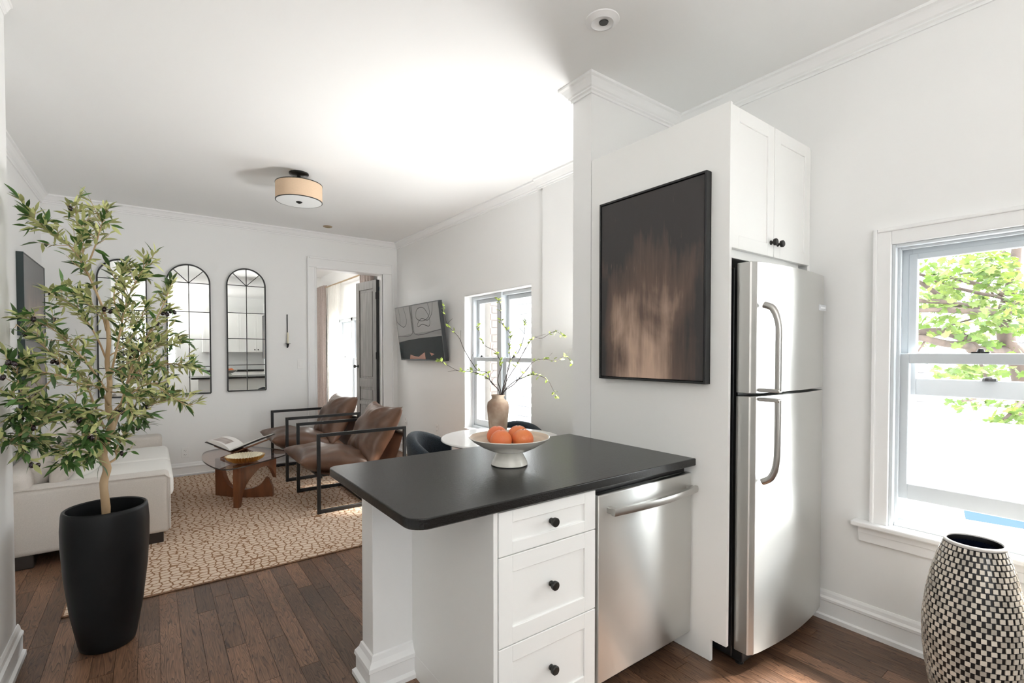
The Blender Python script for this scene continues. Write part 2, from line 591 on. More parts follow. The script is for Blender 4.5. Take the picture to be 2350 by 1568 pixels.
# ---------------------------------------------------------------- living room window (window_2): two double-hung units and a mullion
w2 = root('window_2', (XR, 4.13, 0.53), kind='structure')
ya, yb, za, zb = 3.52, 4.74, 0.53, 2.037
link('jamb', boxes([(XR + .095, XR + .25, yb - .05, yb, za, zb), (XR + .095, XR + .25, ya, ya + .05, za, zb), (XR + .096, XR + .249, ya + .05, yb - .05, zb - .045, zb - .0006), (XR + .08, XR + .26, ya + .051, yb - .051, za + .0005, za + .045)], 0.003), M_vinyl, w2)
link('mullion', boxes([(XR + .075, XR + .25, 4.12, 4.20, za, zb)], 0.004), M_vinyl, w2)
link('reveal_trim', boxes([(XR + .0, XR + .10, yb - .012, yb - .0005, za, zb), (XR + .0, XR + .10, ya + .0005, ya + .012, za, zb), (XR + .0005, XR + .0945, ya + .012, yb - .012, zb - .012, zb - .0007), (XR - .02, XR + .0945, ya + .0125, yb - .0125, za + .0006, za + .018)], 0.002), M_trim, w2)
for (a, b) in ((ya + .05, 4.12), (4.20, yb - .05)):
    sash(w2, XR + .110, XR + .140, a, b, .575, 1.345, .042, .07, .045)
    sash(w2, XR + .150, XR + .180, a, b, 1.30, 1.992, .042, .045, .045, lock=False)

# ---------------------------------------------------------------- bedroom window (window_3) and garden door behind the camera (window_4)
w3 = root('window_3', (XR, 8.85, 0.45), kind='structure')
ya, yb, za, zb = 8.10, 9.60, 0.45, 2.03
link('jamb', boxes([(XR + .09, XR + .2, yb - .05, yb, za, zb), (XR + .09, XR + .2, ya, ya + .05, za, zb), (XR + .09, XR + .2, ya, yb, zb - .05, zb), (XR + .09, XR + .2, ya, yb, za, za + .05),
                    (XR + .09, XR + .2, 8.81, 8.89, za, zb)], 0.003), M_vinyl, w3)
for (a, b) in ((ya + .05, 8.81), (8.89, yb - .05)):
    sash(w3, XR + .110, XR + .140, a, b, .50, 1.30, .042, .07, .045)
    sash(w3, XR + .150, XR + .180, a, b, 1.26, 1.98, .042, .045, .045, lock=False)
w4 = root('window_4', (0.10, YB, 1.05), kind='structure')
link('frame', boxes([(-0.35, -0.30, YB - .11, YB + .02, 1.05, 2.15), (0.50, 0.55, YB - .11, YB + .02, 1.05, 2.15), (-0.30, 0.50, YB - .11, YB + .02, 2.10, 2.15), (-0.30, 0.50, YB - .11, YB + .03, 1.05, 1.10), (-.30, .50, YB - .09, YB, 1.57, 1.61)], 0.003), M_trim, w4)
link('pane', boxes([(-0.30, 0.50, YB - .05, YB - .045, 1.10, 2.10)]), M_glass, w4)

# ---------------------------------------------------------------- door to the bedroom (door_1)
M_door = mat('grey_stained_wood', (0.20, 0.19, 0.18), 0.45, noise_amt=0.35, noise_scale=5, stretch=(8, 8, 0.6), bump=0.3, bump_scale=30)
M_dooredge = mat('door_edge_dark', (0.018, 0.019, 0.02), 0.4)
d1 = root('door_1', (2.17, YF, 0), kind='structure')
cas = []
for (a, b, c, d) in ((1.625, 1.72, 0, 2.50), (2.62, 2.765, 0, 2.50), (1.6255, 2.7645, 2.501, 2.615)):
    cas.append((a, b, YF - .020, YF, c, d))
cas += [(1.612, 1.632, YF - .034, YF, 0, 2.635), (2.752, 2.772, YF - .034, YF, 0, 2.635), (1.633, 2.751, YF - .033, YF, 2.610, 2.6345),
        (1.70, 1.72, YF - .026, YF, 0, 2.50), (2.62, 2.64, YF - .026, YF, 0, 2.50), (1.721, 2.619, YF - .025, YF, 2.49, 2.512)]
link('casing', boxes(cas, 0.004, 1), M_trim, d1)
link('jamb', boxes([(1.70, 1.735, YF, YF + .15, 0, 2.50), (2.605, 2.63, YF, YF + .15, 0, 2.50), (1.70, 2.63, YF, YF + .15, 2.485, 2.51)], 0.003), M_trim, d1)
# open leaf, hinged on the right, swung into the bedroom
Mleaf = Matrix.Translation((2.602, YF + .085, 0)) @ Matrix.Rotation(R(98), 4, 'Z')
LW, LT, LH = 0.60, 0.045, 2.43


def leafbox(lst, bev=0.003):
    bm = bmesh.new()
    for b in lst:
        box_bm(bm, *b, bev=bev, M=Mleaf)
    return fin(bm)


rails = [(0, .10, 0, LH), (LW - .10, LW, 0, LH), (.10, LW - .10, 0, .2), (.10, LW - .10, LH - .13, LH), (.10, LW - .10, .88, 1.02), (.10, LW - .10, .62, .68)]
leaf = link('leaf', leafbox([(a, b, 0, LT, c + .01, d) for a, b, c, d in rails] + [(.09, LW - .09, .014, LT - .014, .02, LH - .01)]), M_door, d1)
for (c, d) in ((.2, .62), (.68, .88), (1.02, LH - .13)):
    link('panel', leafbox([(.125, LW - .125, .007, LT - .007, c + .025, d - .025)], 0.005), M_door, leaf)
link('leaf_edge', leafbox([(-.004, .0, .001, LT - .001, .012, LH - .002)], 0), M_dooredge, leaf)
for z in (.28, 1.35, 2.2):
    bm = bmesh.new()
    box_bm(bm, -.008, .0, .002, LT + .01, z - .05, z + .05, M=Mleaf)
    link('hinge', fin(bm), M_black, leaf)
bm = bmesh.new()
lathe_bm(bm, [(0, 0), (.024, 0), (.024, .006), (.009, .010), (.009, .035), (.022, .042), (.027, .055), (.02, .068), (0, .072)], 16)
bmesh.ops.transform(bm, matrix=Mleaf @ Matrix.Translation((LW - .06, LT, 1.19)) @ Matrix.Rotation(R(-90), 4, 'X'), verts=bm.verts)
smooth_angle(link('door_knob', fin(bm), M_knob, leaf))
bm = bmesh.new()
box_bm(bm, -.012, .03, -.03, -.002, 2.27, 2.33, bev=.004, M=Mleaf)
tag(link('tape_tab', fin(bm), mat('blue_tape', (0.02, 0.19, 0.5), 0.5), leaf), 'small blue tab near the top hinge')

# curtain rod and curtains in the bedroom
M_drape = mat('mauve_linen', (0.36, 0.30, 0.275), 0.9, sheen=0.2, noise_amt=0.15, noise_scale=60)
M_rod = mat('brass_rod', (0.45, 0.33, 0.2), 0.35, metal=0.8)


def sheer_mat():
    m = bpy.data.materials.new('sheer_voile'); m.use_nodes = True
    nt = m.node_tree; nt.nodes.clear()
    o = nt.nodes.new('ShaderNodeOutputMaterial')
    t = nt.nodes.new('ShaderNodeBsdfTransparent'); d = nt.nodes.new('ShaderNodeBsdfDiffuse'); tl = nt.nodes.new('ShaderNodeBsdfTranslucent')
    d.inputs[0].default_value = (0.85, 0.84, 0.8, 1); tl.inputs[0].default_value = (0.85, 0.84, 0.8, 1)
    a = nt.nodes.new('ShaderNodeMixShader'); b = nt.nodes.new('ShaderNodeMixShader')
    a.inputs[0].default_value = 0.5; b.inputs[0].default_value = 0.55
    nt.links.new(d.outputs[0], a.inputs[1]); nt.links.new(tl.outputs[0], a.inputs[2])
    nt.links.new(t.outputs[0], b.inputs[1]); nt.links.new(a.outputs[0], b.inputs[2]); nt.links.new(b.outputs[0], o.inputs[0])
    return m


def curtain(y0, y1, x, z0, z1, folds, amp, thick=0.0):
    bm = bmesh.new()
    n = folds * 8
    rows = 8
    grid = []
    for j in range(rows + 1):
        t = j / rows
        z = z0 + (z1 - z0) * t
        k = 1 - 0.18 * math.sin(PI * t)
        rowv = []
        for i in range(n + 1):
            u = i / n
            yy = (y0 + y1) / 2 + (u - .5) * (y1 - y0) * k
            a = amp * (0.7 + 0.3 * t) * math.sin(2 * PI * folds * u + 0.4 * math.sin(3 * t + folds))
            rowv.append(bm.verts.new((x + a + .006 * math.sin(7 * t + 9 * u), yy + .01 * math.sin(5 * t + 11 * u), z)))
        grid.append(rowv)
    for j in range(rows):
        for i in range(n):
            bm.faces.new((grid[j][i], grid[j][i + 1], grid[j + 1][i + 1], grid[j + 1][i]))
    return fin(bm)


rod = root('curtain_rod', (2.75, 8.7, 2.66), 'long thin brass curtain rod seen through the open doorway', 'curtain rod')
link('pole', tubes([([(2.74, 7.2, 2.66), (2.74, 10.3, 2.66)], .014)], 10), M_rod, rod)
for y in (7.25, 10.25):
    link('bracket', boxes([(2.735, XR, y - .01, y + .01, 2.64, 2.66)]), M_rod, rod)
for lab, cat, y0, y1, mm, f, am, x, z1 in (
        ('mauve linen drape hanging at the far end of the bedroom rod', 'curtain', 9.75, 10.3, M_drape, 6, .035, 2.72, 2.70),
        ('white sheer curtain beside the bedroom window next to the drape', 'curtain', 8.95, 9.72, sheer_mat(), 8, .022, 2.74, 2.645),
        ('mauve drape bunched at the near end behind the open door', 'curtain', 7.25, 7.75, M_drape, 6, .035, 2.72, 2.70)):
    o = link('curtain', curtain(y0, y1, x, .03, z1, f, am), mm, smooth=True)
    tag(o, lab, cat)

# ---------------------------------------------------------------- peninsula: column, cabinet, drawers, dishwasher, worktop
pil = root('trim_20', (0.80, 2.0, 0), kind='structure')
link('post', boxes([(0.72, 0.899, 1.935, 2.06, 0, .873)], 0.002), M_trim, pil)
P_ = [(0.0, 0.0), (0.035, 0.0), (0.035, 0.018), (0.022, 0.030), (0.022, 0.085), (0.028, 0.090), (0.026, 0.105), (0.012, 0.125), (0.006, 0.145), (0.0, 0.15)]
bm = bmesh.new()
ringv = []
for d, z in P_:
    ringv.append([bm.verts.new((px_, py_, z)) for px_, py_ in ((0.72 - d, 2.06 + d), (0.72 - d, 1.935 - d), (0.898, 1.935 - d), (0.898, 2.06 + d))])
for a, b in zip(ringv, ringv[1:]):
    for k in range(4):
        bm.faces.new((a[k], a[(k + 1) % 4], b[(k + 1) % 4], b[k]))
link('plinth', fin(bm), M_trim, pil)

YD = 1.31
base = root('drawer_cabinet', (1.14, 1.6, 0), 'white three-drawer base cabinet under the black worktop', 'cabinet')
link('side_panel', boxes([(0.895, 0.912, YD - .0, 1.935, 0.10, .874), (0.895, 0.912, YD + .07, 1.935, 0, .10)], 0.001), M_cab, base)
link('body', boxes([(0.912, 1.378, YD + .022, 2.02, .10, .874), (0.912, 1.378, YD + .07, 2.02, 0, .10)], 0.001), M_cab, base)
link('back_panel', boxes([(0.90, 2.01, 2.021, 2.04, 0, .874)], 0.001), M_cab, base)


def shaker_bm(bm, x0, x1, z0, z1, y, t=.020, rail=.055, deep=.007, bev=.0015, railz=None):
    """front faces -Y, its front plane at y"""
    rz = railz or rail
    box_bm(bm, x0, x0 + rail, y, y + t, z0, z1, bev=bev)
    box_bm(bm, x1 - rail, x1, y, y + t, z0, z1, bev=bev)
    box_bm(bm, x0 + rail - .001, x1 - rail + .001, y, y + t, z0, z0 + rz, bev=bev)
    box_bm(bm, x0 + rail - .001, x1 - rail + .001, y, y + t, z1 - rz, z1, bev=bev)
    box_bm(bm, x0 + rail - .004, x1 - rail + .004, y + deep, y + t - .001, z0 + rz - .004, z1 - rz + .004)


def knob(parent, x, y, z, m=None):
    o = link('knob', lathe([(0, 0), (.0105, 0), (.0105, .004), (.006, .008), (.006, .013), (.0155, .017), (.0165, .021), (.0165, .028), (.0135, .031), (0, .0315)], 20, (x, y, z), RY), m or M_knob, parent)
    return smooth_angle(o)


for (z0, z1, kz) in ((.716, .866, .795), (.407, .712, .567), (.100, .403, .262)):
    bm = bmesh.new()
    shaker_bm(bm, .917, 1.374, z0, z1, YD, rail=.058, railz=.042 if z1 > .8 else .058)
    d = link('drawer', fin(bm), M_cab, base)
    knob(d, 1.146, YD, kz)

dw = root('dishwasher', (1.70, 1.6, 0), 'stainless steel dishwasher with a curved bar handle beside the drawers', 'dishwasher')
link('body', boxes([(1.388, 2.006, YD + .035, 2.0, .11, .865), (1.40, 1.99, YD + .09, 1.9, 0, .11)], 0.002), mat('black_plastic', (0.01, 0.01, 0.01), 0.4), dw)
bm = bmesh.new()
box_bm(bm, 1.386, 2.008, YD - .004, YD + .033, .095, .842, bev=.006, seg=3)
dd = smooth_angle(link('door', fin(bm), M_steel, dw), 30)
bm = bmesh.new()
pts = []
for i in range(13):
    u = i / 12
    pts.append((1.43 + .56 * u, YD - .040 - .022 * math.sin(PI * u), .778 + .0 * u))
for i in range(12):
    p, q = Vector(pts[i]), Vector(pts[i + 1])
pv = []
for p in pts:
    pv.append([bm.verts.new((p[0], p[1] + a, p[2] + b)) for a, b in ((-.008, -.014), (-.011, 0), (-.008, .014), (.008, .014), (.010, 0), (.008, -.014))])
for a, b in zip(pv, pv[1:]):
    for k in range(6):
        bm.faces.new((a[k], a[(k + 1) % 6], b[(k + 1) % 6], b[k]))
bm.faces.new(pv[0][::-1]); bm.faces.new(pv[-1])
for xx in (1.445, 1.975):
    box_bm(bm, xx - .012, xx + .012, YD - .046, YD, .766, .790, bev=.002)
smooth_angle(link('handle', fin(bm), M_steelh, dd))

# worktop: granite slab with rounded outer corners, notched around the wall stub
def slab(poly, radii, z0, z1, edge=.004):
    bm = bmesh.new()
    pts = []
    n = len(poly)
    for i, (p, r) in enumerate(zip(poly, radii)):
        p = Vector((*p, 0)); a = Vector((*poly[i - 1], 0)); b = Vector((*poly[(i + 1) % n], 0))
        if r <= 0:
            pts.append(p); continue
        d1, d2 = (a - p).normalized(), (b - p).normalized()
        p1, p2 = p + d1 * r, p + d2 * r
        for k in range(9):
            t = k / 8
            w = math.sin(t * PI / 2); v = math.cos(t * PI / 2)
            c = p + d1 * r + d2 * r
            pts.append(c - d2 * r * v - d1 * r * w)
    def inset(d):
        out = []
        m = len(pts)
        for i in range(m):
            a, b, c = pts[i - 1], pts[i], pts[(i + 1) % m]
            n1 = Vector((-(b - a).y, (b - a).x, 0)); n2 = Vector((-(c - b).y, (c - b).x, 0))
            if n1.length: n1.normalize()
            if n2.length: n2.normalize()
            nn = (n1 + n2); nn = nn.normalized() / max(.5, nn.normalized().dot(n1))
            out.append(b + nn * d)
        return out
    area = sum(a.x * b.y - b.x * a.y for a, b in zip(pts, pts[1:] + pts[:1]))
    s = 1 if area > 0 else -1
    levels = [(edge, z0), (0, z0 + edge), (0, z1 - edge), (edge * .3, z1 - edge * .3), (edge, z1)]
    rings = [[bm.verts.new((q.x, q.y, z)) for q in inset(d * s)] for d, z in levels]
    m = len(pts)
    for a, b in zip(rings, rings[1:]):
        for k in range(m):
            bm.faces.new((a[k], a[(k + 1) % m], b[(k + 1) % m], b[k]))
    bm.faces.new(rings[0][::-1]); bm.faces.new(rings[-1])
    return fin(bm)


wt = link('worktop', slab([(0.597, 1.29), (2.013, 1.29), (2.013, 2.135), (0.597, 2.135)], [.065, 0, 0, .045], .875, .91), M_granite)
tag(wt, 'black leathered granite worktop with rounded corners on the peninsula', 'worktop')

# ---------------------------------------------------------------- fridge surround, upper cabinet, fridge
fp = root('fridge_surround_panel', (2.01, 1.55, 0), 'tall white end panel beside the fridge with a toe notch', 'panel')
bm = bmesh.new()
pf = [(1.137, .10), (1.137, 2.483), (1.960, 2.483), (1.960, 0), (1.212, 0), (1.212, .10)]
va = [bm.verts.new((2.016, y, z)) for y, z in pf]; vb = [bm.verts.new((2.034, y, z)) for y, z in pf]
for i in range(6):
    j = (i + 1) % 6
    bm.faces.new((va[i], va[j], vb[j], vb[i]))
bm.faces.new(va[::-1]); bm.faces.new(vb)
link('panel', fin(bm), M_cab, fp)

uc = root('upper_cabinet', (2.44, 1.5, 1.85), 'white two-door wall cabinet above the fridge', 'cabinet')
link('body', boxes([(2.036, 2.812, 1.160, 1.955, 1.862, 2.482), (2.812, 2.838, 1.150, 1.955, 1.80, 2.482), (2.05, 2.74, 1.165, 1.18, 1.822, 1.862)], .001), M_cab, uc)
for (x0, x1, kx) in ((2.036, 2.414, 2.385), (2.420, 2.805, 2.452)):
    bm = bmesh.new()
    shaker_bm(bm, x0, x1, 1.858, 2.478, 1.139, rail=.06)
    d = link('door', fin(bm), M_cab, uc)
    knob(d, kx, 1.139, 1.924)

fr = root('fridge', (2.42, 1.4, 0), 'stainless steel top-freezer fridge with two curved handles', 'fridge')
FX0, FX1, FY = 2.066, 2.785, 1.055
M_fbody = mat('fridge_cabinet_black', (0.008, 0.009, 0.010), 0.3)
link('body', boxes([(FX0 + .01, FX1 - .01, 1.145, 1.94, .03, 1.775)], .004), M_fbody, fr)
link('base_grille', boxes([(FX0 + .02, FX1 - .02, 1.10, 1.16, .02, .075)], .003), M_fbody, fr)
link('foot', lathe([(0, 0), (.018, 0), (.018, .03), (0, .03)], 12, (FX0 + .05, 1.13, 0)), M_fbody, fr)
link('gasket', boxes([(FX0 + .012, FX1 - .012, 1.128, 1.146, .08, 1.778)], 0), M_fbody, fr)


def fridge_door(z0, z1):
    # plan outline: bowed front, with a fluted vertical edge on the handle side
    pl = [(FX0, 1.128), (FX0, 1.072), (FX0 + .004, 1.066)]
    n = 22
    for i in range(n + 1):
        u = i / n
        x = FX0 + .030 + (FX1 - FX0 - .040) * u
        y = FY - .028 * (4 * u * (1 - u)) * .9
        if i == 0:
            pl += [(FX0 + .022, 1.058), (FX0 + .026, 1.060)]
        pl.append((x, y))
    pl += [(FX1 - .004, FY + .004), (FX1, FY + .014), (FX1, 1.128)]
    bm = bmesh.new()
    A = [bm.verts.new((x, y, z0)) for x, y in pl]
    B = [bm.verts.new((x, y, z1)) for x, y in pl]
    m = len(pl)
    for i in range(m):
        j = (i + 1) % m
        bm.faces.new((A[i], A[j], B[j], B[i]))
    bm.faces.new(A[::-1]); bm.faces.new(B)
    bmesh.ops.bevel(bm, geom=[e for e in bm.edges if abs(e.verts[0].co.z - e.verts[1].co.z) < 1e-6], offset=.002, segments=1, affect='EDGES')
    return fin(bm)


d1_ = smooth_angle(link('freezer_door', fridge_door(1.222, 1.790), M_steel, fr), 25)
d2_ = smooth_angle(link('fridge_door', fridge_door(.078, 1.208), M_steel, fr), 25)
HX, HY = 2.115, 1.045
top_h = smooth_path([(HX, HY - .01, 1.605), (HX + .005, HY - .045, 1.585), (HX + .008, HY - .068, 1.52), (HX + .008, HY - .070, 1.42), (HX + .008, HY - .070, 1.235)], 6)
bot_h = smooth_path([(HX + .008, HY - .070, 1.197), (HX + .008, HY - .070, 1.05), (HX + .008, HY - .066, .93), (HX + .005, HY - .045, .865), (HX, HY - .01, .838)], 6)
for d_, hp, zz in ((d1_, top_h, 1.236), (d2_, bot_h, 1.196)):
    bm = bmesh.new()
    tube_bm(bm, hp, .0145, 12)
    box_bm(bm, HX - .008, HX + .022, HY - .080, HY + .008, zz - .008, zz + .008, bev=.003)
    smooth_angle(link('handle', fin(bm), M_steelh, d_))
bm = bmesh.new()
box_bm(bm, 2.692, 2.765, 1.040, 1.056, 1.610, 1.640, bev=.002)
bg = link('badge', fin(bm), mat('badge_white', (0.62, 0.64, 0.66), 0.3, metal=.4), d1_)
bm = bmesh.new()
for i in range(9):
    box_bm(bm, 2.703 + i * .0062, 2.7072 + i * .0062, 1.0392, 1.0402, 1.620, 1.629)
link('lettering', fin(bm), mat('badge_print', (0.85, 0.86, 0.87), 0.4), bg)


# ---------------------------------------------------------------- abstract paintings
def painting_mat(name, top, mid, light, w, h, seed, flip=False):
    m = bpy.data.materials.new(name); m.use_nodes = True
    nt = m.node_tree; N, L = nt.nodes.new, nt.links.new
    b = nt.nodes['Principled BSDF']
    tc = N('ShaderNodeTexCoord'); sp = N('ShaderNodeSeparateXYZ'); L(tc.outputs['Generated'], sp.inputs[0])
    u, v = sp.outputs[1], sp.outputs[2]
    def math_(op, a, c=None, d=None):
        n = N('ShaderNodeMath'); n.operation = op
        for i, s in enumerate((a, c, d)):
            if s is None: continue
            if isinstance(s, (int, float)): n.inputs[i].default_value = s
            else: L(s, n.inputs[i])
        return n.outputs[0]
    def noise_(scale, sx, sz, detail=4, dist=0.0):
        mp = N('ShaderNodeMapping'); mp.inputs['Scale'].default_value = (1, sx, sz); mp.inputs['Location'].default_value = (seed, seed * 2, seed)
        L(tc.outputs['Generated'], mp.inputs[0])
        n = N('ShaderNodeTexNoise'); n.inputs['Scale'].default_value = scale; n.inputs['Detail'].default_value = detail; n.inputs['Distortion'].default_value = dist
        L(mp.outputs[0], n.inputs['Vector']); return n.outputs['Fac']
    streak = noise_(7, 1.3, .22, 5)
    cloud = noise_(3, .8, .8, 5, .5)
    fine = noise_(26, 2.0, .25, 6)
    # light mass in the lower middle
    cu = math_('ABSOLUTE', math_('SUBTRACT', u, .52))
    side = math_('SUBTRACT', 1.28, math_('MULTIPLY', cu, 2.7))
    low = math_('SUBTRACT', 1.12, math_('MULTIPLY', v, 1.62))
    f = math_('MINIMUM', side, low)
    f = math_('ADD', f, math_('MULTIPLY', math_('SUBTRACT', streak, .5), .75))
    f = math_('ADD', f, math_('MULTIPLY', math_('SUBTRACT', cloud, .5), 1.1))
    f = math_('ADD', f, math_('MULTIPLY', math_('SUBTRACT', fine, .5), .30))
    rp = N('ShaderNodeValToRGB'); e = rp.color_ramp.elements
    e[0].position = .02; e[0].color = (*top, 1); e[1].position = .95; e[1].color = (*light, 1)
    e.new(.42).color = (*mid, 1)
    L(f, rp.inputs[0])
    # scratches, only where the light paint lies
    scr = noise_(60, 2.5, .12, 3)
    sr = N('ShaderNodeMapRange'); sr.inputs['From Min'].default_value = .66; sr.inputs['From Max'].default_value = .74; L(scr, sr.inputs[0])
    blob = noise_(6, 1, 1, 2)
    br = N('ShaderNodeMapRange'); br.inputs['From Min'].default_value = .52; br.inputs['From Max'].default_value = .6; L(blob, br.inputs[0])
    fac = math_('MULTIPLY', math_('MULTIPLY', sr.outputs[0], br.outputs[0]), .55)
    mx = N('ShaderNodeMix'); mx.data_type = 'RGBA'; mx.inputs[7].default_value = (.55, .38, .27, 1)
    L(fac, mx.inputs[0]); L(rp.outputs[0], mx.inputs[6])
    L(mx.outputs[2], b.inputs['Base Color'])
    b.inputs['Roughness'].default_value = .55
    b.inputs['Specular IOR Level'].default_value = .25
    bp = N('ShaderNodeBump'); bp.inputs['Strength'].default_value = .25; bp.inputs['Distance'].default_value = .002
    L(fine, bp.inputs['Height']); L(bp.outputs[0], b.inputs['Normal'])
    return m


M_art = painting_mat('art_dark_rust', (0.058, 0.054, 0.054), (0.150, 0.105, 0.086), (0.60, 0.43, 0.33), 1, 1, 3.1)
art = root('painting', (2.0, 1.54, 1.257), 'large dark abstract painting with a warm beige glow on the white panel', 'painting')
y0, y1, z0, z1 = 1.222, 1.862, 1.257, 2.205
fw = .010
link('frame', boxes([(1.976, 2.014, y0, y0 + fw, z0, z1), (1.976, 2.014, y1 - fw, y1, z0, z1), (1.976, 2.014, y0 + fw, y1 - fw, z0, z0 + fw), (1.976, 2.014, y0 + fw, y1 - fw, z1 - fw, z1), (2.008, 2.014, y0, y1, z0, z1)], .0008), M_black, art)
link('canvas', boxes([(1.981, 2.004, y0 + fw + .004, y1 - fw - .004, z0 + fw + .004, z1 - fw - .004)]), M_art, art)
for (z0, z1, lab, sd) in ((1.535, 2.205, 'upper grey and mauve abstract painting on the wall left of the tree', 5.2), (.945, 1.505, 'lower grey and mauve abstract painting on the wall behind the tree', 9.4)):
    a = root('painting', (XLL, 5.95, z0), lab, 'painting')
    y0, y1 = 5.46, 6.42
    link('frame', boxes([(XLL + .001, XLL + .045, y0, y0 + fw, z0, z1), (XLL + .001, XLL + .045, y1 - fw, y1, z0, z1), (XLL + .001, XLL + .0448, y0 + fw, y1 - fw, z0, z0 + fw), (XLL + .001, XLL + .0448, y0 + fw, y1 - fw, z1 - fw, z1)], .001), mat('frame_dark_green', (.008, .022, .022), .35), a)
    link('canvas', boxes([(XLL + .004, XLL + .040, y0 + fw, y1 - fw, z0 + fw, z1 - fw)]), painting_mat('art_grey', (0.24, 0.24, 0.24), (0.31, 0.27, 0.25), (0.46, 0.40, 0.37), 1, 1, sd), a)

# ---------------------------------------------------------------- arched window mirrors on the far wall
def arch_mirror(xc, zb_, zt, w, lab):
    r = root('arched_mirror', (xc, YF, zb_), lab, 'mirror', 'arched mirrors on the far wall')
    y = YF - .018
    x0, x1 = xc - w / 2, xc + w / 2
    zs = zt - w / 2
    outline = [(x0, zb_), (x1, zb_)] + [(xc + w / 2 * math.cos(PI * k / 28), zs + w / 2 * math.sin(PI * k / 28)) for k in range(29)]
    bm = bmesh.new()
    A = [bm.verts.new((a, y + .004, b)) for a, b in outline]; B = [bm.verts.new((a, y + .012, b)) for a, b in outline]
    bm.faces.new(A); bm.faces.new(B[::-1])
    for i in range(len(A)):
        j = (i + 1) % len(A)
        bm.faces.new((A[i], B[i], B[j], A[j]))
    link('glass', fin(bm), M_mirror, r)
    bm = bmesh.new()
    ring = [(a, y, b) for a, b in outline] + [(x0, y, zb_)]
    # flat-bar frame
    def bar(p, q, wd=.011, dp=.016):
        p, q = Vector(p), Vector(q); t = (q - p).normalized(); n = Vector((-t.z, 0, t.x)) * wd / 2
        vs = [bm.verts.new(v + Vector((0, d, 0))) for d in (-dp / 2, dp / 2) for v in (p + n, p - n, q - n, q + n)]
        for f in ((0, 1, 2, 3), (7, 6, 5, 4), (0, 4, 5, 1), (1, 5, 6, 2), (2, 6, 7, 3), (3, 7, 4, 0)):
            bm.faces.new([vs[i] for i in f])
    for p, q in zip(ring, ring[1:]):
        bar(p, q, .013, .022)
    link('frame', fin(bm), M_black, r)
    def muntin(p, q):
        nonlocal bm
        bm = bmesh.new(); bar(p, q, .0075, .010); link('muntin', fin(bm), M_black, r)
    muntin((xc, y, zb_), (xc, y, zt))
    hh = (zs - zb_)
    for f in (.0, .26, .505, .755):
        z = zs - hh * f
        muntin((x0, y, z), (x1, y, z))
    for a in (45, 135):
        muntin((xc, y, zs), (xc + w / 2 * math.cos(R(a)), y, zs + w / 2 * math.sin(R(a))))
    return r


arch_mirror(.919, .941, 2.395, .405, 'arched black-framed mirror nearest the doorway')
arch_mirror(.343, .929, 2.385, .405, 'middle arched black-framed mirror partly behind the tree')
arch_mirror(-.243, .925, 2.375, .405, 'left arched black-framed mirror mostly hidden by the tree')

# candle sconce, switch, sockets, thermostat
sc = root('candle_sconce', (1.372, YF, 1.47), 'thin black candle sconce on the far wall between mirror and doorway', 'sconce')
bm = bmesh.new()
box_bm(bm, 1.366, 1.378, YF - .010, YF, 1.455, 1.875, bev=.002)
lathe_bm(bm, [(0, 0), (.006, .01), (.013, .03), (.018, .05)], 12, (1.372, YF - .035, 1.455))
lathe_bm(bm, [(0, 0), (.032, 0), (.034, .004), (0, .006)], 16, (1.372, YF - .035, 1.505))
box_bm(bm, 1.369, 1.375, YF - .04, YF, 1.495, 1.503)
link('holder', fin(bm), M_black, sc)
smooth_angle(link('candle', lathe([(.010, 0), (.010, .13), (.004, .138), (0, .138)], 12, (1.372, YF - .035, 1.511)), mat('cream_wax', (.8, .75, .6), .5), sc))
M_plate = mat('white_plastic', (.86, .86, .85), .35)
sw = root('light_switch', (1.523, YF, 1.25), 'white light switch on the far wall beside the doorway', 'switch')
link('plate', boxes([(1.488, 1.558, YF - .006, YF, 1.193, 1.308)], .002), M_plate, sw)
link('rocker', boxes([(1.506, 1.540, YF - .010, YF - .005, 1.218, 1.283)], .002), M_plate, sw)


def socket(face, u, z, lab):
    s = root('wall_socket', (u, YF, z) if face == 'far' else (XR, u, z), lab, 'socket')
    def B(a, b, d0, d1, c, d):
        return (u + a, u + b, YF - d1, YF - d0, z + c, z + d) if face == 'far' else (XR - d1, XR - d0, u + a, u + b, z + c, z + d)
    link('plate', boxes([B(-.036, .036, 0, .006, -.057, .057)], .002), M_plate, s)
    for zz in (-.024, .024):
        link('outlet', boxes([B(-.017, .017, .005, .008, zz - .017, zz + .017)], .002), M_plate, s)
        link('slot', boxes([B(-.009, -.0065, .0075, .0085, zz - .004, zz + .008), B(.0065, .009, .0075, .0085, zz - .004, zz + .008), B(-.002, .002, .0075, .0085, zz - .012, zz - .008)]), M_black, s)


socket('far', .291, .265, 'white double socket on the far wall beside the sofa')
socket('right', 5.384, .45, 'white socket under the television, nearer the window')
socket('right', 6.311, .443, 'white socket in the corner behind the leather armchair')

# ---------------------------------------------------------------- ceiling fixtures
M_can = mat('white_enamel', (.85, .85, .85), .35)
dl = root('downlight', (1.709, 1.597, CZ), 'white recessed ceiling downlight above the peninsula', 'downlight')
smooth_angle(link('trim_ring', lathe([(.052, -.016), (.058, -.011), (.078, -.004), (.080, 0), (.05, 0)], 36, (1.709, 1.597, CZ)), M_can, dl))
smooth_angle(link('reflector', lathe([(.053, -.014), (.046, -.006), (.034, -.0015), (0, -.001)], 36, (1.709, 1.597, CZ)), M_can, dl))
link('lamp', lathe([(0, -.006), (.020, -.006), (.022, -.0015)], 24, (1.722, 1.600, CZ)), mat('lamp_dark', (.03, .032, .03), .3), dl)
d2l = root('downlight', (1.761, 6.19, CZ), 'tiny brass-coloured recessed downlight near the far wall', 'downlight')
link('trim_ring', lathe([(.035, -.008), (.05, -.007), (.055, 0)], 24, (1.761, 6.19, CZ)), M_rod, d2l)
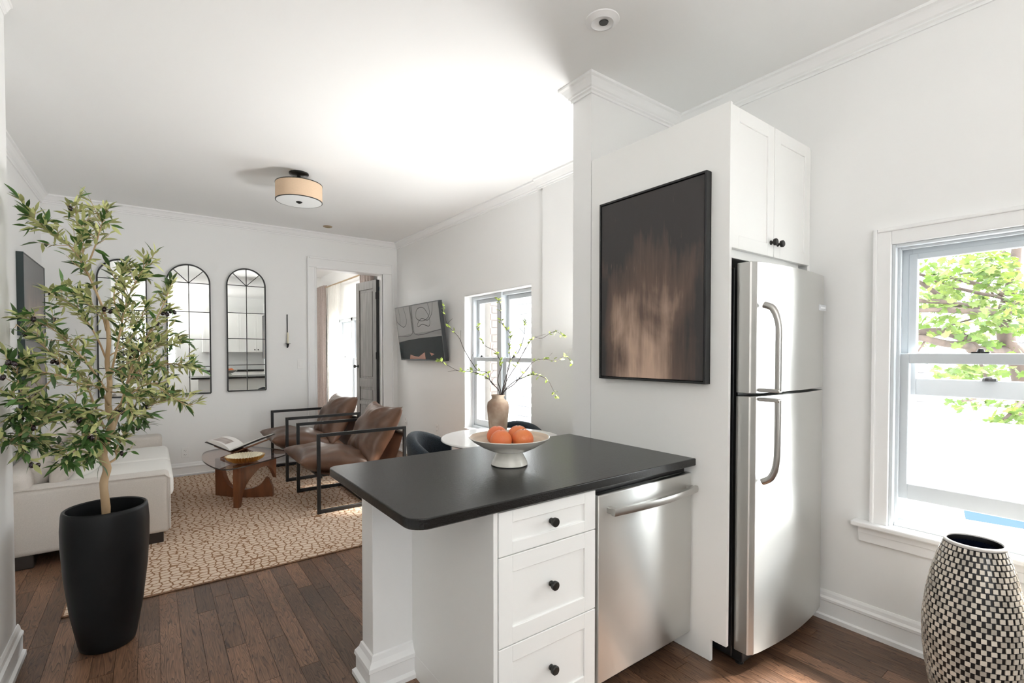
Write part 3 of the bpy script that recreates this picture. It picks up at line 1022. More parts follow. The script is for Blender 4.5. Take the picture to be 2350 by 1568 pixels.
link('lamp', lathe([(0, -.004), (.036, -.006)], 24, (1.761, 6.19, CZ)), mat('lamp_amber', (.25, .2, .05), .3), d2l)

LX0, LY0 = 1.043, 4.506
dr = root('drum_ceiling_lamp', (LX0, LY0, CZ), 'beige drum shade ceiling lamp with a dark bronze canopy', 'ceiling lamp')
M_shade = mat('beige_linen_shade', (.70, .52, .36), .8, noise_amt=.08, noise_scale=60, stretch=(1, 1, 12))
smooth_angle(link('canopy', lathe([(0, 0), (.080, 0), (.080, -.010), (.070, -.018), (.03, -.024), (0, -.024)], 32, (LX0, LY0, CZ)), M_knob, dr))
smooth_angle(link('stem', lathe([(.016, -.02), (.016, -.05), (.020, -.055), (.012, -.06), (.012, -.11)], 16, (LX0, LY0, CZ)), M_knob, dr))
smooth_angle(link('shade', lathe([(.183, -.098), (.188, -.098), (.188, -.240), (.183, -.240), (.183, -.098)], 48, (LX0, LY0, CZ)), M_shade, dr))
for z in (-.095, -.239):
    link('rim', lathe([(.182, z), (.190, z), (.190, z - .006), (.182, z - .006), (.182, z)], 48, (LX0, LY0, CZ)), M_knob, dr)
link('spider', tubes([([(LX0 - .185, LY0, CZ - .100), (LX0 + .185, LY0, CZ - .100)], .003), ([(LX0, LY0 - .185, CZ - .100), (LX0, LY0 + .185, CZ - .100)], .003)], 6), M_knob, dr)
link('diffuser', lathe([(0, -.239), (.182, -.239), (.182, -.245), (0, -.247)], 48, (LX0, LY0, CZ)), mat('frosted_glass', (.82, .84, .84), .3), dr)
smooth_angle(link('finial', lathe([(.026, -.244), (.026, -.251), (.012, -.259), (0, -.263)], 16, (LX0, LY0, CZ)), M_knob, dr))

# ---------------------------------------------------------------- rug
def rug_mat():
    m = bpy.data.materials.new('woven_jute_rug'); m.use_nodes = True
    nt = m.node_tree; N, L = nt.nodes.new, nt.links.new
    b = nt.nodes['Principled BSDF']
    tc = N('ShaderNodeTexCoord'); mp = N('ShaderNodeMapping'); mp.inputs['Scale'].default_value = (22, 25, 1); mp.inputs['Rotation'].default_value = (0, 0, .0)
    L(tc.outputs['Object'], mp.inputs[0])
    nz = N('ShaderNodeTexNoise'); nz.inputs['Scale'].default_value = 3; L(tc.outputs['Object'], nz.inputs['Vector'])
    mxv = N('ShaderNodeMix'); mxv.data_type = 'VECTOR'; mxv.inputs[0].default_value = .06
    L(mp.outputs[0], mxv.inputs[4])
    sc_ = N('ShaderNodeVectorMath'); sc_.operation = 'SCALE'; sc_.inputs['Scale'].default_value = 9; L(nz.outputs['Color'], sc_.inputs[0]); L(sc_.outputs[0], mxv.inputs[5])
    vo = N('ShaderNodeTexVoronoi'); vo.feature = 'DISTANCE_TO_EDGE'; vo.inputs['Scale'].default_value = 1; vo.inputs['Randomness'].default_value = .75
    L(mxv.outputs[1], vo.inputs['Vector'])
    fz = N('ShaderNodeTexNoise'); fz.inputs['Scale'].default_value = 220; fz.inputs['Detail'].default_value = 3
    mp2 = N('ShaderNodeMapping'); mp2.inputs['Scale'].default_value = (.35, 1, 1); L(tc.outputs['Object'], mp2.inputs[0]); L(mp2.outputs[0], fz.inputs['Vector'])
    ad = N('ShaderNodeMath'); ad.operation = 'MULTIPLY_ADD'; ad.inputs[1].default_value = .16; L(fz.outputs['Fac'], ad.inputs[0]); L(vo.outputs['Distance'], ad.inputs[2])
    rp = N('ShaderNodeValToRGB'); e = rp.color_ramp.elements
    e[0].position = .10; e[0].color = (.22, .115, .06, 1); e[1].position = .20; e[1].color = (.64, .51, .40, 1)
    e.new(.15).color = (.38, .235, .145, 1)
    L(ad.outputs[0], rp.inputs[0])
    L(rp.outputs[0], b.inputs['Base Color'])
    b.inputs['Roughness'].default_value = .95; b.inputs['Specular IOR Level'].default_value = .1
    bp = N('ShaderNodeBump'); bp.inputs['Strength'].default_value = .7; bp.inputs['Distance'].default_value = .006
    L(ad.outputs[0], bp.inputs['Height']); L(bp.outputs[0], b.inputs['Normal'])
    return m


rug = root('area_rug', (.9, 5.0, 0), 'tan and cream woven pebble-pattern rug under the sofa and armchairs', 'rug')
rx0, rx1, ry0, ry1 = -.40, 2.10, 3.435, 6.545
link('pile', boxes([(rx0 + .008, rx1 - .008, ry0 + .008, ry1 - .008, .0005, .011)], .003), rug_mat(), rug)
link('binding', boxes([(rx0, rx1, ry0, ry0 + .014, .0005, .010), (rx0, rx1, ry1 - .014, ry1, .0005, .010), (rx0, rx0 + .014, ry0, ry1, .0005, .010), (rx1 - .014, rx1, ry0, ry1, .0005, .010)], .003), mat('jute_binding', (.30, .17, .10), .9, noise_amt=.5, noise_scale=90), rug)


# ---------------------------------------------------------------- soft shapes
def cushion_bm(bm, w, h, t, seed=0, n=18, wr=.010, pin=.12, M=None):
    """pillow in the XY plane, thickness along Z, with pinched corners and creases"""
    top, bot = [], []
    for j in range(n + 1):
        rt_, rb_ = [], []
        for i in range(n + 1):
            u, v = -1 + 2 * i / n, -1 + 2 * j / n
            a, b = (1 - abs(u) ** 2.4), (1 - abs(v) ** 2.4)
            k = (max(a, 0) * max(b, 0)) ** .42
            px = u * (1 - pin * (1 - v * v) * .5 * abs(u)) * w / 2
            py = v * (1 - pin * (1 - u * u) * .5 * abs(v)) * h / 2
            nz = noise.noise(Vector((u * 2.2 + seed, v * 2.2, seed * 3.1)))
            ray_ = noise.noise(Vector((math.atan2(v, u) * 4.2 + seed, (u * u + v * v) * .9, seed)))
            dz = (nz * .7 + ray_ * .8 * min(1, u * u + v * v)) * wr * (0.25 + k)
            zt = t / 2 * k + dz * (1 if k > .05 else 0)
            rt_.append(Vector((px, py, zt)))
            rb_.append(Vector((px, py, -t / 2 * k * .9 + dz * .3 * (1 if k > .05 else 0))))
        top.append(rt_); bot.append(rb_)
    T = [[bm.verts.new(M @ p if M else p) for p in r] for r in top]
    Bv = []
    for j, r in enumerate(bot):
        row = []
        for i, p in enumerate(r):
            if i in (0, n) or j in (0, n): row.append(T[j][i])
            else: row.append(bm.verts.new(M @ p if M else p))
        Bv.append(row)
    for j in range(n):
        for i in range(n):
            bm.faces.new((T[j][i], T[j][i + 1], T[j + 1][i + 1], T[j + 1][i]))
            bm.faces.new((Bv[j][i], Bv[j + 1][i], Bv[j + 1][i + 1], Bv[j][i + 1]))


def cushion(w, h, t, M, **k):
    bm = bmesh.new()
    cushion_bm(bm, w, h, t, M=M, **k)
    return fin(bm)


def softbox(x0, x1, y0, y1, z0, z1, bev=.04, seg=4, puff=0.0):
    bm = bmesh.new()
    vs = box_bm(bm, x0, x1, y0, y1, z0, z1, bev=bev, seg=seg)
    return fin(bm)


# ---------------------------------------------------------------- sofa
M_linen = mat('light_linen', (.60, .555, .51), .95, sheen=.25, noise_amt=.10, noise_scale=140, stretch=(1, 1, 2.5), bump=.4, bump_scale=420, spec=.15)
M_white = mat('white_cotton', (.80, .785, .75), .95, sheen=.2, bump=.3, bump_scale=300, spec=.15)
M_pil = mat('greige_linen', (.52, .475, .43), .95, sheen=.2, bump=.4, bump_scale=420, spec=.15)
M_darkwood = mat('dark_wood_foot', (.02, .012, .008), .5)
sofa = root('sofa', (-.35, 5.27, 0), 'light linen sofa with low arms along the left wall behind the potted tree', 'sofa')
SX0, SX1 = -.77, .095
smooth_angle(link('arm', softbox(SX0, SX1, 4.33, 4.54, .085, .515, .035), M_linen, sofa), 60)
smooth_angle(link('arm', softbox(SX0, SX1 - .02, 6.02, 6.23, .085, .56, .035), M_linen, sofa), 60)
link('piping', tubes([([(SX1 + .0, 4.337, .11), (SX1 + .0, 4.335, .48), (SX1 - .03, 4.335, .51), (SX0 + .05, 4.335, .515), (SX0 + .005, 4.337, .47), (SX0 + .003, 4.337, .11)], .005)], 6), M_linen, sofa)
smooth_angle(link('base', softbox(SX0 + .05, SX1 - .01, 4.5, 6.05, .085, .28, .02), M_linen, sofa), 60)
bm = bmesh.new()
box_bm(bm, SX0 - .02, SX0 + .15, 4.36, 6.2, .26, .60, bev=.05, seg=4)
bmesh.ops.transform(bm, matrix=Matrix.Translation((-.72, 0, .26)) @ Matrix.Rotation(R(-7), 4, 'Y') @ Matrix.Translation((.72, 0, -.26)), verts=bm.verts)
smooth_angle(link('back', fin(bm), M_linen, sofa), 60)
for y0, y1 in ((4.545, 5.275), (5.285, 6.015)):
    smooth_angle(link('seat_cushion', softbox(-.60, .125, y0, y1, .285, .465, .05, 5), M_white, sofa), 70)
    Mx = Matrix.Translation((-.60, (y0 + y1) / 2, .64)) @ Matrix.Rotation(R(-72), 4, 'Y') @ Matrix.Identity(4)
    smooth_angle(link('back_cushion', cushion(.46, .72, .20, Mx, seed=y0), M_linen, sofa), 80)
for x in (SX0 + .08, SX1 - .10):
    for y in (4.40, 6.14):
        link('foot', boxes([(x - .06, x + .06, y - .045, y + .045, .0115 if x > -.4 else 0, .088)], .004), M_darkwood, sofa)
for (x, y, z, w, a, b, mm, lab) in ((-.47, 4.70, .66, .44, -62, 6, M_pil, 'greige cushion leaning by the near sofa arm'), (-.36, 4.95, .60, .42, -52, -14, M_white, 'white cushion behind the greige one on the sofa')):
    o = link('cushion', cushion(w, w, .15, Matrix.Translation((x, y, z)) @ Matrix.Rotation(R(b), 4, 'Z') @ Matrix.Rotation(R(a), 4, 'Y'), seed=x), mm)
    tag(smooth_angle(o, 80), lab, 'cushion')

# ---------------------------------------------------------------- leather armchairs
M_leather = mat('brown_leather', (.150, .078, .048), .38, spec=.5, noise_amt=.35, noise_scale=5, bump=.35, bump_scale=28, coat=.08)


def armchair(loc, lab, rotz):
    r = root('armchair', loc, lab, 'armchair', 'leather armchairs facing the sofa', rotz=rotz)
    s = .014
    W, D, H = .395, .39, .675
    for sy in (-1, 1):
        y = sy * W
        link('side_frame', boxes([(-D - s, -D + s, y - s, y + s, 0, H + s), (D - s, D + s, y - s, y + s, 0, H + s), (-D + s, D - s, y - s, y + s, H - s, H + s), (-D + s, D - s, y - s, y + s, .004, .004 + 2 * s)], .002), M_black, r, local=True)
    link('floor_bar', boxes([(.02, .048, -W + s, W - s, .006, .030)], .002), M_black, r, local=True)
    link('seat_rail', boxes([(-D + .01, -D + .035, -W + s, W - s, .30, .325)], .002), M_black, r, local=True)
    link('seat_rail', boxes([(.20, .225, -W + s, W - s, .22, .245)], .002), M_black, r, local=True)
    link('back_rail', boxes([(D - .01, D + .012, -W + s, W - s, .60, .625)], .002), M_black, r, local=True)
    bm = bmesh.new()
    tube_bm(bm, [(-D + .02, 0, .33), (-.1, 0, .27), (.16, 0, .235), (.26, 0, .27), (.34, 0, .45), (D, 0, .63)], .010, 6)
    for v in bm.verts:
        pass
    bm.free()
    bm = bmesh.new()
    pts = smooth_path([(-D + .02, 0, .335), (-.1, 0, .275), (.16, 0, .235), (.26, 0, .27), (.34, 0, .45), (D + .005, 0, .63)], 5)
    a = [bm.verts.new((p.x, -W + .03, p.z)) for p in pts]; b = [bm.verts.new((p.x, W - .03, p.z)) for p in pts]
    for i in range(len(pts) - 1):
        bm.faces.new((a[i], b[i], b[i + 1], a[i + 1]))
    bmesh.ops.solidify(bm, geom=bm.faces[:], thickness=.008)
    smooth_angle(link('sling', fin(bm), M_leather, r, local=True))
    M1 = Matrix.Translation((-.145, 0, .375)) @ Matrix.Rotation(R(11), 4, 'Y')
    smooth_angle(link('seat_cushion', cushion(.80, .76, .26, M1, seed=1.3, n=34, wr=.022, pin=.26), M_leather, r, local=True), 85)
    M2 = Matrix.Translation((.235, 0, .60)) @ Matrix.Rotation(R(-61), 4, 'Y')
    smooth_angle(link('back_cushion', cushion(.62, .74, .28, M2, seed=4.7, n=34, wr=.034, pin=.28), M_leather, r, local=True), 85)
    return r


armchair((1.535, 4.705, .011), 'brown leather armchair with a black metal frame nearer the worktop', R(-1))
armchair((1.545, 6.005, .011), 'brown leather armchair with a black metal frame by the doorway', R(0))

# ---------------------------------------------------------------- coffee table, bowl, book on its stand
M_walnut = mat('walnut_veneer', (.20, .072, .026), .38, noise_amt=.45, noise_scale=3, stretch=(6, 6, 1), coat=.15)
ct = root('coffee_table', (.72, 5.2, .011), 'coffee table with a tinted glass top on a curved walnut base', 'coffee table')


def fin_piece(path, zl, zh, th=.046):
    pts = smooth_path(path, 10)
    n = len(pts)
    bm = bmesh.new()
    q = []
    for i, p in enumerate(pts):
        t = (pts[min(i + 1, n - 1)] - pts[max(i - 1, 0)]).normalized()
        nn = Vector((-t.y, t.x, 0)) * th / 2
        s = i / (n - 1)
        q.append([bm.verts.new((p.x + nn.x, p.y + nn.y, zl(s))), bm.verts.new((p.x + nn.x, p.y + nn.y, zh(s))), bm.verts.new((p.x - nn.x, p.y - nn.y, zh(s))), bm.verts.new((p.x - nn.x, p.y - nn.y, zl(s)))])
    for a, b in zip(q, q[1:]):
        for k in range(4):
            bm.faces.new((a[k], a[(k + 1) % 4], b[(k + 1) % 4], b[k]))
    bm.faces.new(q[0][::-1]); bm.faces.new(q[-1])
    return fin(bm)


def arch(s, a, b, h0, h1):
    if s <= a or s >= b: return h0
    u = (s - a) / (b - a) * 2 - 1
    return h0 + (h1 - h0) * (1 - abs(u) ** 2.2) ** .5


zt = .388
smooth_angle(link('base', fin_piece([(.585, 4.915, 0), (.66, 5.0, 0), (.80, 5.10, 0), (.955, 5.20, 0)], lambda s: .0115 + max(0, .30 * min(1, (max(0, s - .16) / .5)) ** .55) if s < .80 else .0115 + .30 - .14 * ((s - .8) / .2) ** 2, lambda s: zt), M_walnut, ct))
smooth_angle(link('base', fin_piece([(.50, 5.50, 0), (.60, 5.36, 0), (.75, 5.22, 0), (.93, 5.13, 0)], lambda s: .0115, lambda s: arch(s, .14, .88, zt - .02 if s < .5 else .20, .085) if s < .9 else .20 - .12 * ((s - .9) / .1) ** 2), M_walnut, ct))
outl = [(.385, 5.60), (.37, 5.25), (.44, 4.86), (.55, 4.77), (.80, 4.92), (1.05, 5.13), (1.10, 5.27), (1.0, 5.52), (.82, 5.80), (.62, 5.86), (.45, 5.78)]
cl = [Vector((a, b, 0)) for a, b in outl]
ring = []
for i in range(len(cl)):
    a, b, c, d = cl[i - 1], cl[i], cl[(i + 1) % len(cl)], cl[(i + 2) % len(cl)]
    for k in range(5):
        t = k / 5
        ring.append(0.5 * ((2 * b) + (c - a) * t + (2 * a - 5 * b + 4 * c - d) * t * t + (3 * b - 3 * c + d - a) * t ** 3))
bm = bmesh.new()
A = [bm.verts.new((p.x, p.y, zt + .001)) for p in ring]; B_ = [bm.verts.new((p.x, p.y, zt + .013)) for p in ring]
bm.faces.new(A[::-1]); bm.faces.new(B_)
me = fin(bm)
link('glass_top', me, glass_mat('smoked_glass', (.80, .70, .66)), ct)
bm = bmesh.new()
A = [bm.verts.new((p.x, p.y, zt + .001)) for p in ring]; B_ = [bm.verts.new((p.x, p.y, zt + .013)) for p in ring]
for i in range(len(A)):
    j = (i + 1) % len(A)
    bm.faces.new((A[i], A[j], B_[j], B_[i]))
link('glass_edge', fin(bm), mat('glass_edge_dark', (.05, .04, .035), .15), ct)

M_gold = mat('gold_leaf', (.66, .42, .14), .28, metal=.9)
M_cream = mat('cream_glaze', (.80, .74, .58), .4)
GB = (.672, 4.985, zt + .0135)
gb = root('ribbed_bowl', GB, 'gold ribbed bowl with a cream interior on the glass coffee table', 'bowl')


def fluted(prof, n=44, amp=.06, seg=176, at=(0, 0, 0)):
    bm = bmesh.new()
    rings = []
    for r, z in prof:
        rings.append([bm.verts.new((at[0] + r * (1 + amp * math.cos(n * 2 * PI * k / seg)) * math.cos(2 * PI * k / seg), at[1] + r * (1 + amp * math.cos(n * 2 * PI * k / seg)) * math.sin(2 * PI * k / seg), at[2] + z)) for k in range(seg)])
    for a, b in zip(rings, rings[1:]):
        for k in range(seg):
            bm.faces.new((a[k], a[(k + 1) % seg], b[(k + 1) % seg], b[k]))
    bm.faces.new(rings[0][::-1])
    return bm, rings


bm, rg = fluted([(.070, 0), (.10, .010), (.138, .034), (.152, .062)], 40, amp=.09, at=GB)
smooth_angle(link('outside', fin(bm), M_gold, gb))
bm, rg = fluted([(.06, .010), (.10, .022), (.135, .046), (.152, .0625)], 40, amp=.085, at=GB)
smooth_angle(link('inside', fin(bm), M_cream, gb))

bs = root('book_stand', (.655, 5.30, zt + .0135), 'crossed walnut book stand holding an open book on the coffee table', 'book stand', rotz=-YAW)
def slant(x0, x1, z0, z1, y0, y1, th=.012):
    bm = bmesh.new()
    p, q = Vector((x0, 0, z0)), Vector((x1, 0, z1)); t = (q - p).normalized(); n = Vector((-t.z, 0, t.x)) * th / 2
    vs = [bm.verts.new(v + Vector((0, d, 0))) for d in (y0, y1) for v in (p + n, p - n, q - n, q + n)]
    for f in ((0, 1, 2, 3), (7, 6, 5, 4), (0, 4, 5, 1), (1, 5, 6, 2), (2, 6, 7, 3), (3, 7, 4, 0)):
        bm.faces.new([vs[i] for i in f])
    return fin(bm)
link('board', slant(-.10, .26, .006, .150, -.12, .10), M_walnut, bs, local=True)
link('board', slant(.15, -.16, .006, .118, -.11, .09), M_walnut, bs, local=True)
bk = root('open_book', (.655, 5.30, zt + .0135 + .062), 'open picture book lying on the walnut book stand', 'book', rotz=-YAW)
M_page = mat('printed_page', (.78, .76, .73), .5)
M_print = mat('page_photo', (.30, .24, .22), .45, color2=(.55, .50, .47), noise_scale=9)
link('cover', slant(.0, .30, .012, .132, -.14, .12, .004), mat('book_cloth', (.035, .03, .03), .5), bk, local=True)
link('cover', slant(.0, -.23, .012, .098, -.14, .12, .004), bpy.data.materials['book_cloth'], bk, local=True)
for sx, L_, hh, bul in ((1, .285, .118, .012), (-1, .215, .088, .042)):
    bm = bmesh.new()
    n = 12
    up_, dn_ = [], []
    for i in range(n + 1):
        u = i / n
        zb_ = .016 + hh * u
        zt_ = zb_ + .004 + bul * math.sin(PI * min(1, u * 1.0)) ** .7 * (1 - .35 * u)
        for lst, z in ((up_, zt_), (dn_, zb_)):
            lst.append([bm.verts.new((sx * L_ * u, y, z)) for y in (-.135, .115)])
    for lst in (up_, dn_):
        for a, b in zip(lst, lst[1:]):
            bm.faces.new((a[0], b[0], b[1], a[1]))
    for k in (0, 1):
        for i in range(n):
            bm.faces.new((up_[i][k], up_[i + 1][k], dn_[i + 1][k], dn_[i][k]))
    bm.faces.new((up_[n][0], up_[n][1], dn_[n][1], dn_[n][0]))
    bm.faces.new((up_[0][0], up_[0][1], dn_[0][1], dn_[0][0]))
    smooth_angle(link('pages', fin(bm), M_page, bk, local=True), 50)
    bm = bmesh.new()
    m0 = []
    for i in range(3, 11):
        u = i / n
        z = .0175 + hh * u + .004 + bul * math.sin(PI * u) ** .7 * (1 - .35 * u)
        m0.append([bm.verts.new((sx * L_ * u, y, z)) for y in (-.11, .03)])
    for a, b in zip(m0, m0[1:]):
        bm.faces.new((a[0], b[0], b[1], a[1]))
    link('printed_photo', fin(bm), M_print, bk, local=True)

# ---------------------------------------------------------------- television (tilted forward on the right wall)
tv = root('television', (2.80, 5.69, 1.29), 'wall-mounted television tilted forward showing line-drawing artworks', 'television')
TLc, TRc = Vector((2.675, 6.30, 2.005)), Vector((2.675, 5.04, 2.005))
BLc, BRc = Vector((2.768, 6.30, 1.292)), Vector((2.768, 5.04, 1.292))
tvn = (BLc - TLc).cross(TRc - TLc).normalized()
if tvn.x > 0: tvn = -tvn


def tvp(u, v, d=0.0):
    return TLc.lerp(TRc, u).lerp(BLc.lerp(BRc, u), 1 - v) + tvn * d


def tv_slab(u0, u1, v0, v1, d0, d1, bev=0):
    bm = bmesh.new()
    a = [bm.verts.new(tvp(u, v, d0)) for u, v in ((u0, v0), (u1, v0), (u1, v1), (u0, v1))]
    b = [bm.verts.new(tvp(u, v, d1)) for u, v in ((u0, v0), (u1, v0), (u1, v1), (u0, v1))]
    bm.faces.new(a); bm.faces.new(b[::-1])
    for i in range(4):
        j = (i + 1) % 4
        bm.faces.new((a[i], b[i], b[j], a[j]))
    return fin(bm)


def tv_poly(pts, d):
    bm = bmesh.new()
    bm.faces.new([bm.verts.new(tvp(u, v, d)) for u, v in pts])
    return fin(bm)


def tv_lines(lines, d, w=.006):
    bm = bmesh.new()
    for ln in lines:
        P = [tvp(u, v, d) for u, v in ln]
        P = smooth_path(P, 5) if len(P) > 2 else P
        for p, q in zip(P, P[1:]):
            t = (q - p).normalized(); n = t.cross(tvn) * w / 2
            bm.faces.new([bm.verts.new(x) for x in (p - n, p + n, q + n, q - n)])
    return fin(bm)


link('housing', tv_slab(0, 1, 0, 1, -.045, .0), mat('tv_grey', (.06, .065, .07), .35, metal=.5), tv)
link('mount', boxes([(2.74, XR, 5.45, 5.9, 1.50, 1.80)], .004), M_black, tv)
scr = link('screen', tv_slab(.010, .990, .022, .985, 0, .002), mat('screen_wall_grey', (.19, .19, .185), .12, spec=.3), tv)
link('picture_area', tv_poly([(.012, .024), (.988, .024), (.988, .42), (.5, .40), (.20, .37), (.012, .34)], .0026), mat('screen_dark_green', (.002, .010, .012), .2, spec=.08), scr)
M_or = mat('screen_orange', (.30, .09, .04), .2)
for pg in ([(.23, .026), (.26, .11), (.36, .08), (.45, .07), (.60, .155), (.60, .03)], [(.70, .15), (.80, .12), (.735, .09)]):
    link('picture_area', tv_poly(pg, .0031), M_or, scr)
link('picture_area', tv_poly([(.10, .46), (.36, .50), (.36, .982), (.012, .982), (.012, .46)], .0028), mat('screen_light_grey', (.24, .24, .235), .12), scr)
link('picture_area', tv_poly([(.42, .49), (.988, .53), (.988, .982), (.42, .982)], .0028), bpy.data.materials['screen_light_grey'], scr)
for ln_ in [[(.012, .455), (.37, .495), (.37, .982)], [(.42, .982), (.42, .485), (.988, .53)],
                               [(.02, .82), (.03, .72), (.10, .66), (.18, .62), (.25, .68), (.26, .80), (.22, .98)], [(.02, .74), (.08, .68), (.11, .80), (.09, .98)],
                               [(.88, .98), (.84, .80), (.74, .70), (.62, .74), (.52, .66), (.52, .60), (.62, .64), (.76, .60), (.78, .74), (.70, .90), (.60, .93), (.52, .88), (.50, .76), (.60, .70), (.72, .72), (.80, .82), (.78, .98)]]:
    link('line_drawing', tv_lines([ln_], .0034, .009), M_black, scr)

# ---------------------------------------------------------------- round table, boucle chairs, vase and branches
TB = at_z(1149, 1003, .75)
rt_ = root('round_dining_table', (TB.x, TB.y, 0), 'round white dining table behind the worktop by the window', 'table')
M_wtop = mat('white_lacquer', (.86, .86, .85), .18, coat=.3)
smooth_angle(link('table_top', lathe([(0, .725), (.43, .725), (.455, .738), (.455, .744), (.450, .750), (0, .750)], 64, (TB.x, TB.y, 0)), M_wtop, rt_))
smooth_angle(link('pedestal', lathe([(.25, 0), (.25, .012), (.10, .035), (.04, .12), (.032, .4), (.04, .62), (.09, .725)], 32, (TB.x, TB.y, 0)), M_wtop, rt_))
M_boucle = mat('navy_boucle', (.020, .032, .045), .95, noise_amt=.6, noise_scale=120, bump=1.0, bump_scale=160, sheen=.12)


def barrel_chair(dirx, diry, lab, dist=.42):
    dd_ = math.hypot(dirx, diry); ux, uy = dirx / dd_, diry / dd_
    ang = math.atan2(uy, ux)
    r = root('dining_chair', (TB.x + ux * dist, TB.y + uy * dist, 0), lab, 'chair', 'navy boucle chairs at the round table', rotz=ang)
    bm = bmesh.new()
    n = 32
    secs = []
    for i in range(n + 1):
        th = R(-82 + 164 * i / n)
        k = math.cos(th * .78)
        topz = .56 + .215 * max(0, k) ** 1.1
        rr = .25
        hw = .040
        sec = []
        zb2, hgt = .40, topz - .40
        for m in range(16):
            a = 2 * PI * m / 16
            cx_, cz_ = math.cos(a), math.sin(a)
            zz = (zb2 + hw) if cz_ < 0 else (topz - hw)
            sec.append(bm.verts.new(((rr + hw * cx_ + .03 * (zz - .4) / .37) * math.cos(th), (rr + hw * cx_ + .03 * (zz - .4) / .37) * math.sin(th), zz + hw * cz_)))
        secs.append(sec)
    for a, b in zip(secs, secs[1:]):
        for m in range(16):
            bm.faces.new((a[m], a[(m + 1) % 16], b[(m + 1) % 16], b[m]))
    bm.faces.new(secs[0][::-1]); bm.faces.new(secs[-1])
    smooth_angle(link('backrest', fin(bm), M_boucle, r, local=True), 70)
    smooth_angle(link('seat', lathe([(0, .36), (.19, .36), (.212, .39), (.212, .45), (.19, .475), (0, .48)], 32), M_boucle, r, local=True), 50)
    for a in (45, 135, 225, 315):
        c_, s_ = math.cos(R(a)), math.sin(R(a))
        link('leg', tubes([([(.16 * c_, .16 * s_, .37), (.20 * c_, .20 * s_, 0)], [.014, .009])], 8), M_black, r, local=True)
    return r


barrel_chair(-.444, .43, 'navy boucle barrel chair at the left of the round table')
barrel_chair(.40, .36, 'navy boucle barrel chair behind the vase under the window', .43)

VP_ = at_z(1143, 1003, .75)
VB = (VP_.x, VP_.y, .7505)
vs_ = root('ceramic_vase', VB, 'mottled beige ceramic vase with a short neck on the round table', 'vase')
M_clay = mat('mottled_clay', (.27, .175, .125), .85, color2=(.44, .35, .27), noise_scale=9, bump=.4, bump_scale=50)
smooth_angle(link('body', lathe([(0, 0), (.058, 0), (.063, .01), (.070, .08), (.083, .20), (.085, .235), (.078, .268), (.055, .288), (.046, .296), (.045, .308), (.052, .318), (.052, .324), (.044, .324), (.038, .30), (.05, .27), (.07, .2), (.05, .05), (0, .03)], 40, VB), M_clay, vs_))

M_twig = mat('dark_twig', (.035, .026, .024), .8)
M_spring = mat('spring_leaf', (.36, .47, .10), .5, rand=.35)


def leaf_mesh(L_, W_, bend=.15, fold=.18, n=4):
    bm = bmesh.new()
    rows = []
    for i in range(n + 1):
        u = i / n
        w = W_ / 2 * math.sin(PI * min(.985, max(.03, u)) ** .85) if 0 < i < n else W_ * .03
        x = L_ * u
        z = -bend * L_ * u * u
        rows.append([bm.verts.new((x, -w, z + fold * w)), bm.verts.new((x, 0, z)), bm.verts.new((x, w, z + fold * w))])
    for a, b in zip(rows, rows[1:]):
        bm.faces.new((a[0], b[0], b[1], a[1])); bm.faces.new((a[1], b[1], b[2], a[2]))
    me = bpy.data.meshes.new('leaf')
    bm.to_mesh(me); bm.free()
    me.shade_smooth()
    return me


def leaf_matrix(pos, d, rn, roll=None, s=1.0):
    d = d.normalized()
    ref = Vector((0, 0, 1)) if abs(d.z) < .95 else Vector((1, 0, 0))
    y = ref.cross(d).normalized(); z = d.cross(y)
    m = Matrix((d, y, z)).transposed().to_4x4()
    m = Matrix.Translation(pos) @ m @ Matrix.Rotation(roll if roll is not None else rn.uniform(-1.0, 1.0), 4, 'X') @ Matrix.Scale(s, 4)
    return m


LM = leaf_mesh(.038, .020)
LM.materials.append(M_spring)
brs = [('rising straight up and curling left', [(850, 872), (872, 770), (910, 640), (905, 520), (915, 430), (850, 350), (845, 240), (825, 180)], .02),
       ('reaching far right over the worktop', [(856, 872), (940, 790), (1020, 700), (1080, 630), (1150, 610), (1240, 620), (1310, 590), (1360, 640)], -.05),
       ('slanting up to the right across the window', [(852, 872), (890, 760), (960, 650), (1020, 540), (1080, 455), (1140, 460), (1230, 410), (1290, 440)], .05),
       ('drooping at the right', [(858, 872), (930, 780), (1000, 745), (1080, 720), (1180, 760), (1240, 870)], -.12),
       ('arching up to the left past the television', [(842, 872), (770, 770), (750, 710), (680, 690), (640, 640), (580, 540), (540, 450), (460, 360), (430, 230)], .04),
       ('reaching low to the left', [(838, 872), (800, 800), (740, 740), (640, 700), (545, 695), (490, 670), (400, 620)], -.06),
       ('short and forked in the middle', [(847, 872), (822, 760), (850, 660), (825, 590), (800, 550), (720, 500), (680, 375)], .10),
       ('thin and upright on the right', [(856, 872), (880, 790), (905, 640), (970, 560), (1010, 450), (1020, 340)], .12)]
brn = random.Random(5)
base_d = (VP_ - Vector((0, 0, EYE))).dot(FWD)
